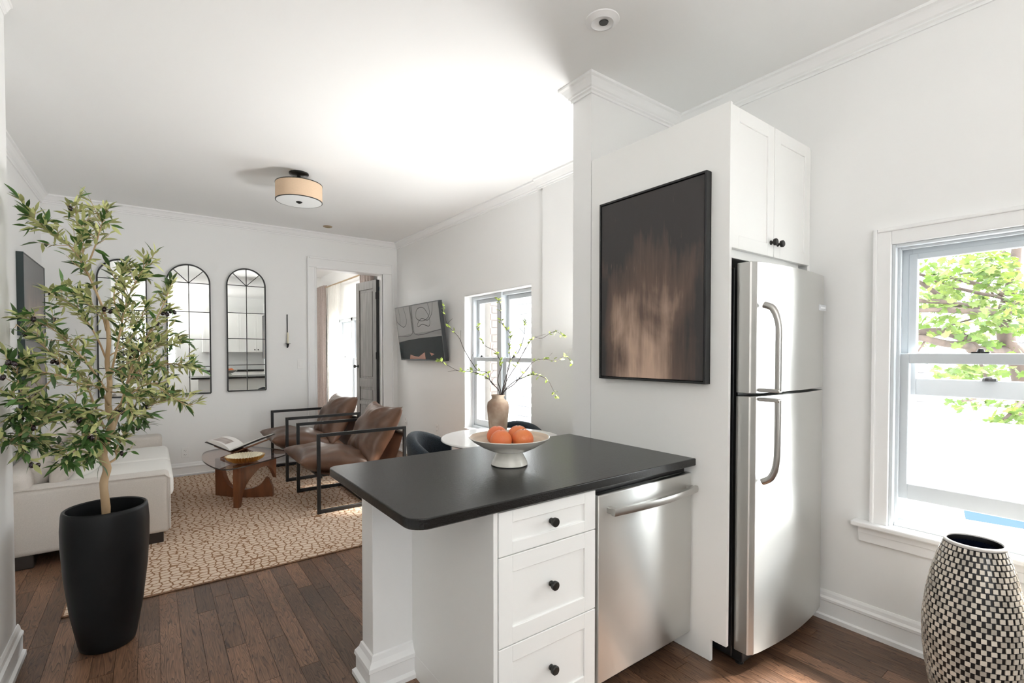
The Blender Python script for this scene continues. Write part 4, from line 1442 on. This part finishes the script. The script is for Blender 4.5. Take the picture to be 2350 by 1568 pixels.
for lab, pts, dep in brs:
    P = []
    for i, (cx_, cy_) in enumerate(pts):
        X_, Y_ = 880 + cx_ / 3.136, 630 + cy_ / 3.136
        k = i / (len(pts) - 1)
        P.append(ray(X_, Y_) * (base_d + dep * k * 2.2) + Vector((0, 0, EYE)))
    lowp = Vector((VP_.x + (P[0].x - VP_.x) * .3, VP_.y, .84))
    P[0].z = max(P[0].z, VB[2] + .322)
    P = [lowp] + P
    sp_ = smooth_path(P, 5)
    n = len(sp_)
    rb_ = root('leafy_branch', lowp, 'budding branch ' + lab + ' from the beige vase', 'branch', 'budding branches in the beige vase')
    bm = bmesh.new()
    tube_bm(bm, sp_, [.0042 * (1 - .70 * i / n) for i in range(n)], 6)
    for i in range(12, n - 3, 7):
        d = (sp_[i + 1] - sp_[i]).normalized()
        side = Vector((brn.uniform(-1, 1), brn.uniform(-1, 1), brn.uniform(-.3, 1))).normalized()
        tube_bm(bm, [sp_[i], sp_[i] + (d + side) * .02, sp_[i] + (d * 1.2 + side * 1.6) * .035], .0011, 4)
    link('stem', fin(bm), M_twig, rb_)
    spots = [n - 1, n - 2] + [i for i in range(14, n - 2) if brn.random() < .30]
    for i in spots:
        d = (sp_[i] - sp_[i - 1]).normalized()
        for k in range(brn.choice((2, 3, 3, 4)) if i < n - 2 else 4):
            dd2 = (d * .6 + Vector((brn.uniform(-1, 1), brn.uniform(-1, 1), brn.uniform(-.4, 1)))).normalized()
            o = bpy.data.objects.new('leaf', LM)
            C.objects.link(o)
            o.parent = rb_
            o.matrix_parent_inverse = Matrix.Translation(-rb_.location)
            o.matrix_basis = leaf_matrix(sp_[i] + Vector((brn.uniform(-.008, .008), 0, brn.uniform(-.008, .008))), dd2, brn, s=brn.uniform(.55, 1.05))

# ---------------------------------------------------------------- fruit bowl on the worktop
FB = (1.250, 1.705, .911)
fb = root('pedestal_bowl', FB, 'white glazed pedestal bowl of grapefruit on the black worktop', 'bowl')
M_glaze = mat('ivory_glaze', (.74, .72, .66), .16, coat=.4, noise_amt=.08, noise_scale=6, stretch=(.5, .5, 14))
M_inner = mat('sandy_inner_glaze', (.66, .55, .42), .45, noise_amt=.22, noise_scale=3, stretch=(.6, .6, 26))
smooth_angle(link('pedestal', lathe([(0, .002), (.076, 0), (.080, .003), (.078, .012), (.062, .042), (.052, .058), (.0, .062)], 56, FB), M_glaze, fb), 35)
smooth_angle(link('bowl', lathe([(.045, .054), (.085, .063), (.125, .082), (.158, .103), (.177, .120), (.1755, .1225), (.173, .1215)], 64, FB), M_glaze, fb), 60)
smooth_angle(link('interior', lathe([(.173, .1215), (.155, .107), (.120, .087), (.08, .070), (0, .066)], 64, FB), M_inner, fb), 60)
M_fruit = mat('grapefruit_peel', (.72, .165, .07), .42, color2=(.74, .24, .08), noise_scale=5, bump=.35, bump_scale=160, coat=.1, spec=.4)
M_stalk = mat('stalk_scar', (.12, .13, .05), .7)
for (px_, py_, z, lab) in ((1150, 1010, 1.024, 'grapefruit at the front left of the bowl, its stalk scar showing'), (1200, 1008, 1.024, 'grapefruit at the front right of the bowl'),
                           (1141, 1000, 1.028, 'grapefruit at the back left of the bowl, half hidden'), (1189, 999, 1.030, 'redder grapefruit at the back right of the bowl')):
    p = at_z(px_, py_, z)
    g = root('grapefruit', (p.x, p.y, z - .044), lab, 'fruit', 'grapefruit in the pedestal bowl')
    rr = .0465
    pf = [(rr * math.sin(PI * i / 20) * (1 + .02 * math.cos(PI * i / 20)), -rr * .94 * math.cos(PI * i / 20) - (.0035 * max(0, 1 - (PI - PI * i / 20) * 5) if i > 16 else 0)) for i in range(21)]
    pf[0] = (0, pf[0][1]); pf[-1] = (0, pf[-1][1])
    smooth_angle(link('peel', lathe(pf, 36, (p.x, p.y, z)), M_fruit, g), 80)
    link('stalk_scar', lathe([(.0045, rr * .94 - .0030), (.004, rr * .94 - .0008), (0, rr * .94 - .0005)], 8, (p.x, p.y, z)), M_stalk, g)

# ---------------------------------------------------------------- mosaic floor vase
MV = (2.440, .415, 0)
mv = root('mosaic_floor_vase', MV, 'tall floor vase covered in mother-of-pearl tiles under the kitchen window', 'vase')
prof = [(.085, 0), (.100, .04), (.122, .13), (.140, .24), (.1465, .35), (.143, .42), (.132, .51), (.114, .60), (.096, .66), (.086, .688)]
H_ = .70


def vr(z):
    for (r0, z0), (r1, z1) in zip(prof, prof[1:]):
        if z <= z1:
            t = (z - z0) / (z1 - z0); return r0 + (r1 - r0) * t
    return prof[-1][0]


def vrs(z):
    return (vr(max(0, z - .03)) + vr(z) + vr(min(.688, z + .03))) / 3 if z < .64 else vr(z)


body_p = [(0, 0)] + [(vrs(z * .688 / 30) - .0022, z * .688 / 30) for z in range(31)] + [(.086, .694), (.0835, .699), (.078, .699), (.076, .694), (.085, .66), (.105, .6), (.13, .45), (.13, .25), (.08, .03), (0, .02)]
smooth_angle(link('body', lathe(body_p, 64, MV), mat('black_grout', (.008, .008, .009), .35), mv), 60)
smooth_angle(link('rim', lathe([(.0855, .690), (.0875, .695), (.085, .7005), (.079, .7015), (.077, .697), (.080, .690)], 64, MV), mat('pale_rim', (.62, .6, .58), .3), mv), 60)
smooth_angle(link('lining', lathe([(.0765, .696), (.084, .66), (.104, .6), (.128, .45), (.128, .25), (.078, .04), (0, .03)], 48, MV), mat('blue_black_lining', (.006, .009, .022), .15, coat=.5), mv), 60)
M_pearl = mat('mother_of_pearl', (.66, .63, .56), .22, spec=.7, color2=(.50, .43, .35), noise_scale=70, rand=.30, coat=.3, bump=.2, bump_scale=120)
tb = bmesh.new()
vs = box_bm(tb, -.5, .5, -.5, .5, -.5, .5)
tile = fin(tb, 'tile')
tile.materials.append(M_pearl)
tr = random.Random(3)
NR = 36
dz = .684 / NR
items = []
to_cam = Vector((-MV[0], -MV[1], 0)).normalized()
for j in range(NR):
    z = .006 + (j + .5) * dz
    r = vrs(z)
    nt_ = 34
    slope = (vrs(min(.688, z + .012)) - vrs(max(0, z - .012))) / .024
    for i in range(nt_):
        a = 2 * PI * (i + .5 * (j % 2) + .12 * j * 0) / nt_
        ca, sa = math.cos(a), math.sin(a)
        w = 2 * PI * r / nt_ * .60 * tr.uniform(.88, 1.1)
        h = dz * .84 * tr.uniform(.92, 1.05)
        yv = Vector((ca, sa, -slope)).normalized()
        xv = Vector((-sa, ca, 0)); zv = xv.cross(yv)
        m = Matrix((xv, yv, zv)).transposed().to_4x4()
        m = Matrix.Translation((MV[0] + r * ca, MV[1] + r * sa, z)) @ m @ Matrix.Rotation(tr.uniform(-.05, .05), 4, 'Y') @ Matrix.Diagonal((w, .003, h, 1))
        front = Vector((ca, sa, 0)).dot(to_cam)
        items.append((-(front > .40), -z, m))
items.sort(key=lambda t: (t[0], t[1]))
bm = bmesh.new()
for k, (f_, z_, m) in enumerate(items):
    if k < 300:
        o = bpy.data.objects.new('tile', tile)
        C.objects.link(o); o.parent = mv
        o.matrix_parent_inverse = Matrix.Translation(-mv.location)
        o.matrix_basis = m
    else:
        box_bm(bm, -.5, .5, -.5, .5, -.5, .5, M=m)
link('tile_cladding', fin(bm), M_pearl, mv)['kind'] = 'stuff'

# ---------------------------------------------------------------- potted olive tree
PT = (-.185, 3.02)
tree = root('olive_tree', (PT[0], PT[1], 0), 'artificial olive tree with black olives in a tall black pot by the sofa', 'potted tree')
M_pot = mat('matte_black_pot', (.008, .009, .010), .46, noise_amt=.3, noise_scale=4, spec=.3)
smooth_angle(link('pot', lathe([(0, 0), (.098, 0), (.106, .006), (.112, .03), (.138, .18), (.158, .36), (.166, .50), (.167, .58), (.163, .645), (.160, .660), (.154, .664), (.147, .660), (.148, .62), (.150, .5), (.12, .42), (0, .42)], 56, (PT[0], PT[1], 0)), M_pot, tree), 50)
link('soil', lathe([(0, .60), (.06, .597), (.147, .59)], 24, (PT[0], PT[1], 0)), mat('dark_foam', (.01, .01, .01), .9), tree)
M_bark = mat('pale_bark', (.46, .31, .17), .75, color2=(.60, .44, .27), noise_scale=14, stretch=(1, 1, .35), bump=.6, bump_scale=40)
M_leafA = mat('olive_leaf_green', (.065, .140, .035), .42, rand=.55, spec=.4)
M_leafB = mat('olive_leaf_pale', (.50, .52, .23), .5, rand=.35, spec=.35)
M_olive = mat('black_olive', (.020, .008, .014), .25, coat=.4)
D0 = Vector((PT[0], PT[1], 0)).dot(FWD)


def tp(x, y, dd=0.0):
    r = ray(x, y)
    return r * ((PT[1] + dd) / r.y) + Vector((0, 0, EYE))


trunk = [(243, 1200, 0, .016), (243, 1165, 0, .0175), (238, 1110, 0, .016), (246, 1075, 0, .0165), (236, 1045, 0, .018), (248, 1000, 0, .0155), (256, 970, .01, .014), (248, 930, .01, .013), (252, 880, .02, .011), (246, 830, .02, .010), (250, 780, .02, .009), (244, 730, .03, .008)]
limbs = [
    # name, points (x, y, depth), start radius
    ([(244, 730, .03), (225, 680, .02), (200, 625, 0), (165, 570, -.03), (130, 545, -.04), (95, 520, -.05), (68, 488, -.06)], .0065),
    ([(200, 625, 0), (188, 570, .02), (178, 520, .03), (172, 470, .04)], .0045),
    ([(205, 600, 0), (222, 555, -.03), (232, 520, -.05), (248, 480, -.06)], .004),
    ([(240, 1045, 0), (215, 1020, -.04), (195, 985, -.07), (185, 960, -.09), (150, 950, -.15), (95, 965, -.21), (45, 1000, -.26), (8, 1020, -.29)], .010),
    ([(190, 965, -.08), (170, 935, -.05), (120, 930, -.13), (60, 925, -.20), (14, 905, -.26)], .005),
    ([(240, 985, 0), (215, 925, .03), (190, 870, .05), (140, 830, .06), (95, 790, .07), (38, 745, .10)], .006),
    ([(247, 900, .01), (205, 840, -.06), (160, 790, -.10), (120, 755, -.12), (60, 730, -.18)], .0055),
    ([(246, 830, .02), (220, 770, .06), (185, 720, .10), (150, 690, .12), (108, 668, .13)], .005),
    ([(256, 1000, 0), (275, 940, .04), (292, 880, .07), (310, 820, .09), (345, 760, .11), (375, 700, .13), (392, 655, .14)], .009),
    ([(292, 880, .07), (320, 850, .02), (355, 835, -.02), (400, 835, -.05), (440, 840, -.06)], .005),
    ([(300, 860, .07), (335, 800, .12), (370, 770, .15), (420, 775, .17)], .0045),
    ([(250, 880, .02), (268, 800, -.04), (280, 740, -.07), (292, 690, -.08), (315, 640, -.08), (340, 600, -.09)], .006),
    ([(280, 740, -.07), (262, 690, -.04), (268, 650, -.03), (285, 620, -.02)], .004),
    ([(255, 950, 0), (300, 905, -.07), (345, 880, -.10), (385, 905, -.12), (425, 930, -.13)], .005),
    ([(247, 1065, 0), (268, 1050, .03), (266, 1030, .04), (285, 1000, .05), (302, 970, .05), (320, 945, .04), (360, 925, .03), (400, 915, .02)], .007),
    ([(250, 930, .0), (225, 890, -.10), (180, 880, -.15), (130, 860, -.19), (70, 850, -.24)], .005),
    ([(248, 950, 0), (222, 940, -.12), (200, 960, -.17), (190, 1000, -.20), (170, 1040, -.22), (150, 1062, -.23)], .0045),
    ([(225, 950, -.12), (215, 990, -.18), (222, 1020, -.2), (205, 1050, -.21)], .0035),
    ([(246, 820, .02), (290, 790, .10), (320, 740, .15), (335, 700, .17)], .004),
    ([(250, 860, .0), (300, 830, -.10), (350, 800, -.14), (395, 790, -.16)], .004),
    ([(130, 860, -.19), (90, 900, -.2), (60, 930, -.23), (24, 960, -.27)], .003),
    ([(60, 925, -.20), (45, 890, -.22), (40, 850, -.24), (52, 815, -.25)], .003),
    ([(95, 965, -.21), (60, 980, -.24), (50, 1040, -.25)], .003),
    ([(255, 900, .0), (285, 905, -.13), (300, 940, -.15), (330, 965, -.16)], .0035),
    ([(120, 930, -.08), (90, 960, -.03), (70, 1000, 0), (110, 1030, .0)], .003),
    ([(244, 760, .03), (232, 720, -.06), (205, 700, -.09), (185, 680, -.1)], .0035),
]
bm = bmesh.new()
P = [tp(x, y, d) for x, y, d, r in trunk]
sp_ = smooth_path(P, 4)
rad = []
for i in range(len(sp_)):
    k = i / 4; a = int(min(k, len(trunk) - 2)); t = k - a
    rad.append((trunk[a][3] * (1 - t) + trunk[a + 1][3] * t) * (1 + .10 * noise.noise(sp_[i] * 40)))
tube_bm(bm, sp_, rad, 12)
o = link('trunk', fin(bm), M_bark, tree, smooth=True)
tn = random.Random(21)
leaves = []
olives = []
for pts, r0 in limbs:
    P = [tp(*p) for p in pts]
    sp_ = smooth_path(P, 5)
    n = len(sp_)
    bm = bmesh.new()
    tube_bm(bm, sp_, [r0 * .72 * (1 - .80 * i / n) + .0008 for i in range(n)], 8)
    # length so far
    for i in range(1, n):
        s = i / n
        if s < .18: continue
        d = (sp_[i] - sp_[i - 1]).normalized()
        if tn.random() < .80 and s > .22:
            side = Vector((tn.uniform(-1, 1), tn.uniform(-1, 1), tn.uniform(-.5, 1))).normalized()
            td = (d * .6 + side).normalized()
            L_ = tn.uniform(.05, .12) * (1 if s < .7 else .62)
            q0 = sp_[i]; q1 = q0 + td * L_ * .5; q2 = q0 + (td + Vector((0, 0, .15))).normalized() * L_
            tube_bm(bm, [q0, q1, q2], [.0018, .0014, .0009], 5)
            for k in range(7):
                f = .25 + .75 * k / 6
                pp = q0.lerp(q2, f)
                sd = Vector((tn.uniform(-1, 1), tn.uniform(-1, 1), tn.uniform(-.6, .8))).normalized()
                leaves.append((pp, (td * .8 + sd).normalized() if k < 6 else td, s))
            if tn.random() < .10:
                olives.append(q0.lerp(q2, tn.uniform(.4, .9)) + Vector((0, 0, -.012)))
        for k in range(2):
            sd = Vector((tn.uniform(-1, 1), tn.uniform(-1, 1), tn.uniform(-.6, .8))).normalized()
            leaves.append((sp_[i], (d * .9 + sd).normalized(), s))
    d = (sp_[-1] - sp_[-3]).normalized()
    for k in range(6):
        sd = Vector((tn.uniform(-1, 1), tn.uniform(-1, 1), tn.uniform(-.6, .8))).normalized()
        leaves.append((sp_[-1 - k // 2], (d * 1.2 + sd).normalized(), 1))
    link('branch', fin(bm), M_bark, tree, smooth=True)
LA, LB = leaf_mesh(.064, .0185, bend=.20), leaf_mesh(.056, .0165, bend=.12)
LA.materials.append(M_leafA); LB.materials.append(M_leafB)
leaves = [l for l in leaves if not ((l[0].x < -.488 or (l[0] + l[1].normalized() * .06).x < -.505) and l[0].y < 3.17)]
tn.shuffle(leaves)
leaves.sort(key=lambda l: (l[0] - Vector((0, 0, EYE))).dot(FWD))
bmA, bmB = bmesh.new(), bmesh.new()
print('olive leaves', len(leaves))
for k, (pp, d, s) in enumerate(leaves):
    # the clumps at the outside of the crown are darker green, the middle is pale
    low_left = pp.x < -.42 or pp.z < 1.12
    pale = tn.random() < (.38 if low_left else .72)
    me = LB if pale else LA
    m = leaf_matrix(pp, d, tn, s=tn.uniform(.65, 1.12))
    if k < 300:
        o = bpy.data.objects.new('leaf', me)
        C.objects.link(o); o.parent = tree
        o.matrix_parent_inverse = Matrix.Translation(-tree.location)
        o.matrix_basis = m
    else:
        tgt = bmB if pale else bmA
        base_ = [tgt.verts.new(m @ v.co) for v in me.vertices]
        for f in me.polygons:
            tgt.faces.new([base_[i] for i in f.vertices])
for b_, mm in ((bmA, M_leafA), (bmB, M_leafB)):
    me = bpy.data.meshes.new('foliage'); b_.to_mesh(me); b_.free()
    me.shade_smooth()
    link('foliage', me, mm, tree)['kind'] = 'stuff'
OM = lathe([(0, -.0125), (.006, -.011), (.0088, -.004), (.0092, .002), (.0065, .010), (.002, .0125), (0, .013)], 12)
OM.materials.append(M_olive); OM.shade_smooth()
for p in olives:
    for k in range(tn.choice((1, 1, 2))):
        o = bpy.data.objects.new('olive', OM)
        C.objects.link(o); o.parent = tree
        o.matrix_parent_inverse = Matrix.Translation(-tree.location)
        o.matrix_basis = Matrix.Translation(p + Vector((k * .017, 0, -.004 * k))) @ Matrix.Rotation(tn.uniform(-1, 1), 4, 'Y')

# ---------------------------------------------------------------- kitchen behind the camera (seen in the mirrors)
kc = root('back_base_cabinets', (1.95, -2.3, 0), 'white base cabinets on the kitchen back wall, seen in the mirrors', 'cabinet')
link('body', boxes([(1.1, 2.83, YB + .004, -2.02, .10, .87)], .001), M_cab, kc)
for i in range(4):
    x0 = 1.105 + i * .43
    bm = bmesh.new(); shaker_bm(bm, x0, x0 + .426, .11, .865, 0, rail=.055)
    bmesh.ops.transform(bm, matrix=Matrix.Translation((0, -2.0, 0)) @ Matrix.Scale(-1, 4, (0, 1, 0)), verts=bm.verts)
    link('door', fin(bm), M_cab, kc)
tag(link('worktop', boxes([(1.09, 2.835, YB + .001, -1.975, .872, .91)], .003), M_granite), 'black worktop on the kitchen back wall reflected in the mirrors', 'worktop')
ku = root('back_wall_cabinets', (1.95, -2.45, 1.40), 'white upper cabinets with dark knobs, seen in the arched mirrors', 'cabinet')
link('body', boxes([(1.1, 2.83, YB + .004, -2.27, 1.40, 2.50)], .001), M_cab, ku)
for i in range(4):
    x0 = 1.105 + i * .43
    bm = bmesh.new(); shaker_bm(bm, x0, x0 + .426, 1.41, 2.49, 0, rail=.055)
    bmesh.ops.transform(bm, matrix=Matrix.Translation((0, -2.25, 0)) @ Matrix.Scale(-1, 4, (0, 1, 0)), verts=bm.verts)
    d = link('door', fin(bm), M_cab, ku)
    smooth_angle(link('knob', lathe([(0, 0), (.006, 0), (.006, .013), (.016, .017), (.016, .028), (0, .031)], 16, (x0 + (.385 if i % 2 == 0 else .04), -2.25, 1.47), LY), M_knob, d))

# ---------------------------------------------------------------- outside: street, house opposite, van, maple tree
struct('ground', boxes([(3.2, 40, -25, 40, -1.10, -1.0), (-12, 12, -20, -2.75, -.15, -.02)]), mat('pale_paving', (.65, .65, .63), .9))
M_house = mat('pale_render', (.72, .72, .70), .9)
hs = root('house_across_street', (14.4, 5.0, -1), 'pale rendered house front across the street, seen through the windows', 'building')
link('front_wall', boxes([(14, 14.5, -14, 22, -1, 3.0)]), M_house, hs)
M_line = mat('grey_reveal', (.13, .13, .135), .8)
for y, z0, z1, w in ((1.2, -.4, 2.3, 2.3), (4.4, -.4, 2.3, 2.4), (-2.2, -.4, 2.3, 2.3), (9.0, -.3, 2.2, 2.2), (13, -.3, 2.2, 2.2)):
    f = link('garage_door', boxes([(13.97, 14.01, y - w / 2, y + w / 2, z0, z1)], .01), M_line, hs)
    for k in range(4):
        h = (z1 - z0 - .1) / 4
        link('panel', boxes([(13.93, 13.98, y - w / 2 + .05, y + w / 2 - .05, z0 + .05 + k * h, z0 + .05 + k * h + h - .03)], .01), M_house, f)
M_stack = mat('grey_slate_cladding', (.09, .095, .10), .8)
lv = root('louvred_shaft', (8.6, 10.9, -1), 'grey louvred service shaft outside the living room window', 'shaft')
link('post', boxes([(8.55, 8.60, 10.6, 11.3, -1, 4.6)], .01), M_house, lv)
for k in range(18):
    link('louvre', boxes([(8.46, 8.55, 10.6, 11.25, -.6 + k * .28, -.42 + k * .28)], .01), M_stack, lv)
bk_ = root('brick_pier', (3.5, 4.95, -1), 'pinkish brick pier at the left edge of the living room window', 'wall')
bmb = bmesh.new()
M_brick = mat('old_brick', (.16, .12, .11), .9, rand=.2)
brick = boxes([(-.5, .5, -.5, .5, -.5, .5)]); brick.materials.append(M_brick)
link('mortar', boxes([(3.22, 3.54, 4.78, 5.18, -1, 3.2)]), mat('mortar', (.2, .19, .18), .9), bk_)
for j in range(46):
    for i in range(2):
        o = bpy.data.objects.new('brick', brick); C.objects.link(o); o.parent = bk_
        o.matrix_parent_inverse = Matrix.Translation(-bk_.location)
        o.matrix_basis = Matrix.Translation((3.30 + i * .165 + (.02 if j % 2 else 0), 4.98, -.9 + j * .085)) @ Matrix.Diagonal((.15, .42, .072, 1))

van = root('delivery_van', (6.3, 1.2, -1), 'white delivery van with orange and blue stripes parked outside', 'van')
M_van = mat('van_white', (.85, .86, .87), .25, coat=.5)
bm = bmesh.new()
pv = [(-3.0, -.55), (-3.0, .55), (-2.9, .75), (3.0, .75), (3.4, .70), (3.9, -.0), (4.6, -.12), (4.8, -.3), (4.8, -.6), (4.0, -.62), (4.0, -.55)]
a = [bm.verts.new((5.55, y, z - .12)) for y, z in pv]; b = [bm.verts.new((7.4, y, z - .12)) for y, z in pv]
for i in range(len(pv)):
    j = (i + 1) % len(pv)
    bm.faces.new((a[i], a[j], b[j], b[i]))
bm.faces.new(a[::-1]); bm.faces.new(b)
link('body', fin(bm), M_van, van)
M_so, M_sb = mat('stripe_orange', (.30, .07, .03), .3), mat('stripe_blue', (.008, .04, .14), .3)
link('stripe', boxes([(5.535, 5.55, -2.9, 2.3, -.215, -.185)]), M_so, van)
link('stripe', boxes([(5.535, 5.55, -2.9, 2.3, -.275, -.240)]), M_sb, van)
bm = bmesh.new()
ev = [(1.02, .10), (1.00, -.02), (.6, .0), (-.9, .02), (-.2, .055)]
va = [bm.verts.new((5.54, y, z)) for y, z in ev]; vb = [bm.verts.new((5.549, y, z)) for y, z in ev]
bm.faces.new(va); bm.faces.new(vb[::-1])
link('emblem', fin(bm), M_sb, van)
for y in (-2.0, 3.4):
    w_ = link('wheel', lathe([(0, 0), (.18, 0), (.32, .01), (.34, .06), (.34, .2), (0, .2)], 24, (5.52, y, -.66), LX), M_black, van)
smooth_angle(w_)
link('mirror_arm', tubes([([(5.5, 2.35, -.02), (5.5, 1.95, -.02), (5.5, 1.92, -.08), (5.5, 1.92, -.16), (5.5, 2.35, -.16)], .014)], 8), M_stack, van)

maple = root('street_tree', (8.2, -1.6, -1), 'maple tree with bright green leaves outside the kitchen window', 'tree')
M_mbark = mat('maple_bark', (.075, .052, .042), .85, noise_amt=.45, noise_scale=12, stretch=(1, 1, .4), bump=.6, bump_scale=20)


def mp_(cx_, cy_, d):
    """d = metres along the view axis"""
    return ray(1950 + cx_ / 3.485, 450 + cy_ / 3.485) * d + Vector((0, 0, EYE))


ml = [([(1560, 3200, 6.2), (1500, 2300, 6.1), (1420, 1700, 6.0), (1330, 1300, 6.0), (1230, 1250, 6.0), (1100, 1262, 5.9), (1000, 1232, 5.8), (940, 1165, 5.8), (850, 1108, 5.7), (700, 1085, 5.6), (500, 1105, 5.5)], .11, .04),
      ([(1330, 1260, 6.0), (1265, 1195, 6.0), (1240, 1060, 6.0), (1230, 960, 6.0), (1300, 700, 6.1), (1350, 300, 6.2)], .10, .05),
      ([(980, 1225, 5.8), (930, 1195, 5.7), (760, 1180, 5.5), (600, 1140, 5.4), (460, 1130, 5.3)], .05, .03),
      ([(1250, 960, 6.0), (1120, 920, 5.7), (1030, 925, 5.6), (720, 910, 5.4), (480, 918, 5.3)], .05, .022),
      ([(1120, 920, 5.8), (1050, 900, 5.7), (870, 870, 5.6), (770, 835, 5.5), (640, 740, 5.5), (520, 665, 5.4)], .042, .018),
      ([(780, 845, 5.5), (640, 842, 5.4), (480, 832, 5.3)], .03, .018),
      ([(1420, 900, 6.2), (1394, 850, 6.1), (1250, 800, 6.0), (1110, 730, 5.9), (960, 690, 5.8), (790, 650, 5.7), (630, 645, 5.6), (500, 605, 5.5)], .035, .014),
      ([(1420, 900, 6.2), (1340, 860, 6.1), (1200, 810, 6.0), (1000, 770, 5.8), (780, 715, 5.7), (640, 660, 5.6)], .03, .012),
      ([(1150, 800, 6.2), (1085, 635, 6.1), (1110, 510, 6.0), (1270, 430, 6.0)], .014, .008),
      ([(1085, 635, 6.1), (1000, 612, 6.0), (880, 625, 6.0)], .012, .007),
      ([(620, 1110, 5.5), (590, 1180, 5.4), (540, 1250, 5.4)], .014, .009),
      ([(1000, 980, 5.9), (850, 1020, 5.8), (770, 1055, 5.7)], .012, .008),
      ([(1500, 1700, 6.1), (1420, 1620, 5.6), (1330, 1700, 5.4), (1230, 1790, 5.3)], .03, .012),
      ([(1000, 1235, 5.8), (1100, 1500, 5.5), (1000, 1620, 5.3), (900, 1640, 5.2)], .02, .008),
      ([(1420, 1700, 6.0), (1480, 1900, 5.6), (1460, 2050, 5.4)], .02, .01)]
bmt = bmesh.new()
leafspots = []
mr_ = random.Random(8)
for i, (pts, ra, rb) in enumerate(ml):
    sp_ = smooth_path([mp_(*p) for p in pts], 5)
    n = len(sp_)
    bm = bmesh.new()
    tube_bm(bm, sp_, [(ra + (rb - ra) * k / n) * (1 + .12 * noise.noise(sp_[k] * 3)) for k in range(n)], 10)
    link('trunk' if i == 0 else 'branch', fin(bm), M_mbark, maple, smooth=True)


def maple_leaf():
    pts = [(0, 0), (.12, .30), (.42, .26), (.38, .52), (.62, .62), (.30, .74), (.22, 1.0), (0, 1.12), (-.22, 1.0), (-.30, .74), (-.62, .62), (-.38, .52), (-.42, .26), (-.12, .30)]
    bm = bmesh.new()
    c = bm.verts.new((.45, 0, .06))
    v = [bm.verts.new((y, x, -.12 * abs(x))) for x, y in pts]
    for a, b in zip(v, v[1:] + v[:1]):
        bm.faces.new((c, a, b))
    bmesh.ops.scale(bm, vec=(.095, .095, .095), verts=bm.verts)
    me = bpy.data.meshes.new('leaf'); bm.to_mesh(me); bm.free()
    return me


def leaf_trans(name, c, c2):
    m = mat(name, c, .5, rand=.35)
    nt = m.node_tree
    b = nt.nodes['Principled BSDF']
    out = [n for n in nt.nodes if n.type == 'OUTPUT_MATERIAL'][0]
    tl = nt.nodes.new('ShaderNodeBsdfTranslucent'); tl.inputs[0].default_value = (*c2, 1)
    mx = nt.nodes.new('ShaderNodeMixShader'); mx.inputs[0].default_value = .45
    nt.links.new(b.outputs[0], mx.inputs[1]); nt.links.new(tl.outputs[0], mx.inputs[2]); nt.links.new(mx.outputs[0], out.inputs[0])
    return m


ML = maple_leaf()
ML.materials.append(leaf_trans('maple_leaf', (.045, .085, .016), (.10, .17, .022)))
ML2 = maple_leaf()
ML2.materials.append(leaf_trans('maple_leaf_light', (.085, .13, .028), (.16, .22, .045)))
spots = []
def clump(cx_, cy_, sx, sy, n, d0=5.2, d1=6.6):
    for k in range(n):
        spots.append(mp_(mr_.gauss(cx_, sx), mr_.gauss(cy_, sy), mr_.uniform(d0, d1)))
for k in range(46):
    clump(mr_.uniform(480, 1500), mr_.uniform(430, 1020), 60, 45, 20)
for k in range(16):
    clump(mr_.uniform(480, 1500), mr_.uniform(-300, 430), 80, 60, 16)
for k in range(12):
    clump(mr_.uniform(500, 1450), mr_.uniform(1020, 1240), 60, 25, 12)
for k in range(9):
    clump(mr_.uniform(700, 1450), mr_.uniform(1370, 1430), 50, 22, 16)
for (a_, b_) in ((1230, 1790), (1150, 1800), (1330, 1750), (1420, 1660), (1300, 1680), (1430, 1850), (1480, 1950), (1450, 2050), (1350, 1900), (950, 1640), (820, 1650), (1050, 1620), (1380, 1600), (1250, 1600)):
    clump(a_, b_, 45, 32, 17 if b_ > 1660 else 9, 5.2, 5.8)
for k in range(40):
    c = Vector((8.2 + mr_.uniform(-2.5, 2.5), -2.6 + mr_.uniform(-2.5, 1.2), mr_.uniform(2.2, 6)))
    for q in range(18):
        spots.append(c + Vector((mr_.gauss(0, .25), mr_.gauss(0, .25), mr_.gauss(0, .2))))
mr_.shuffle(spots)
def inview(p):
    q = p - Vector((0, 0, EYE)); d = q.dot(FWD)
    X_ = PX + FPX * q.dot(RGT) / d; Y_ = PY - FPX * q.dot(UPV) / d
    return 2085 < X_ < 2350 and 580 < Y_ < 1060
spots.sort(key=lambda p: (not inview(p), (p - Vector((0, 0, EYE))).dot(FWD)))
bmf, bmg = bmesh.new(), bmesh.new()
for k, p in enumerate(spots):
    d = Vector((mr_.uniform(-1, 1), mr_.uniform(-1, 1), mr_.uniform(-1, .3)))
    me = ML2 if mr_.random() < .5 else ML
    m = leaf_matrix(p, d, mr_, s=mr_.uniform(.7, 1.3))
    if k < 300:
        o = bpy.data.objects.new('leaf', me); C.objects.link(o); o.parent = maple
        o.matrix_parent_inverse = Matrix.Translation(-maple.location)
        o.matrix_basis = m
    else:
        t_ = bmg if me is ML2 else bmf
        bv = [t_.verts.new(m @ v.co) for v in me.vertices]
        for f in me.polygons:
            t_.faces.new([bv[i] for i in f.vertices])
for b_, me0 in ((bmf, ML), (bmg, ML2)):
    me = bpy.data.meshes.new('foliage'); b_.to_mesh(me); b_.free()
    link('foliage', me, me0.materials[0], maple)['kind'] = 'stuff'
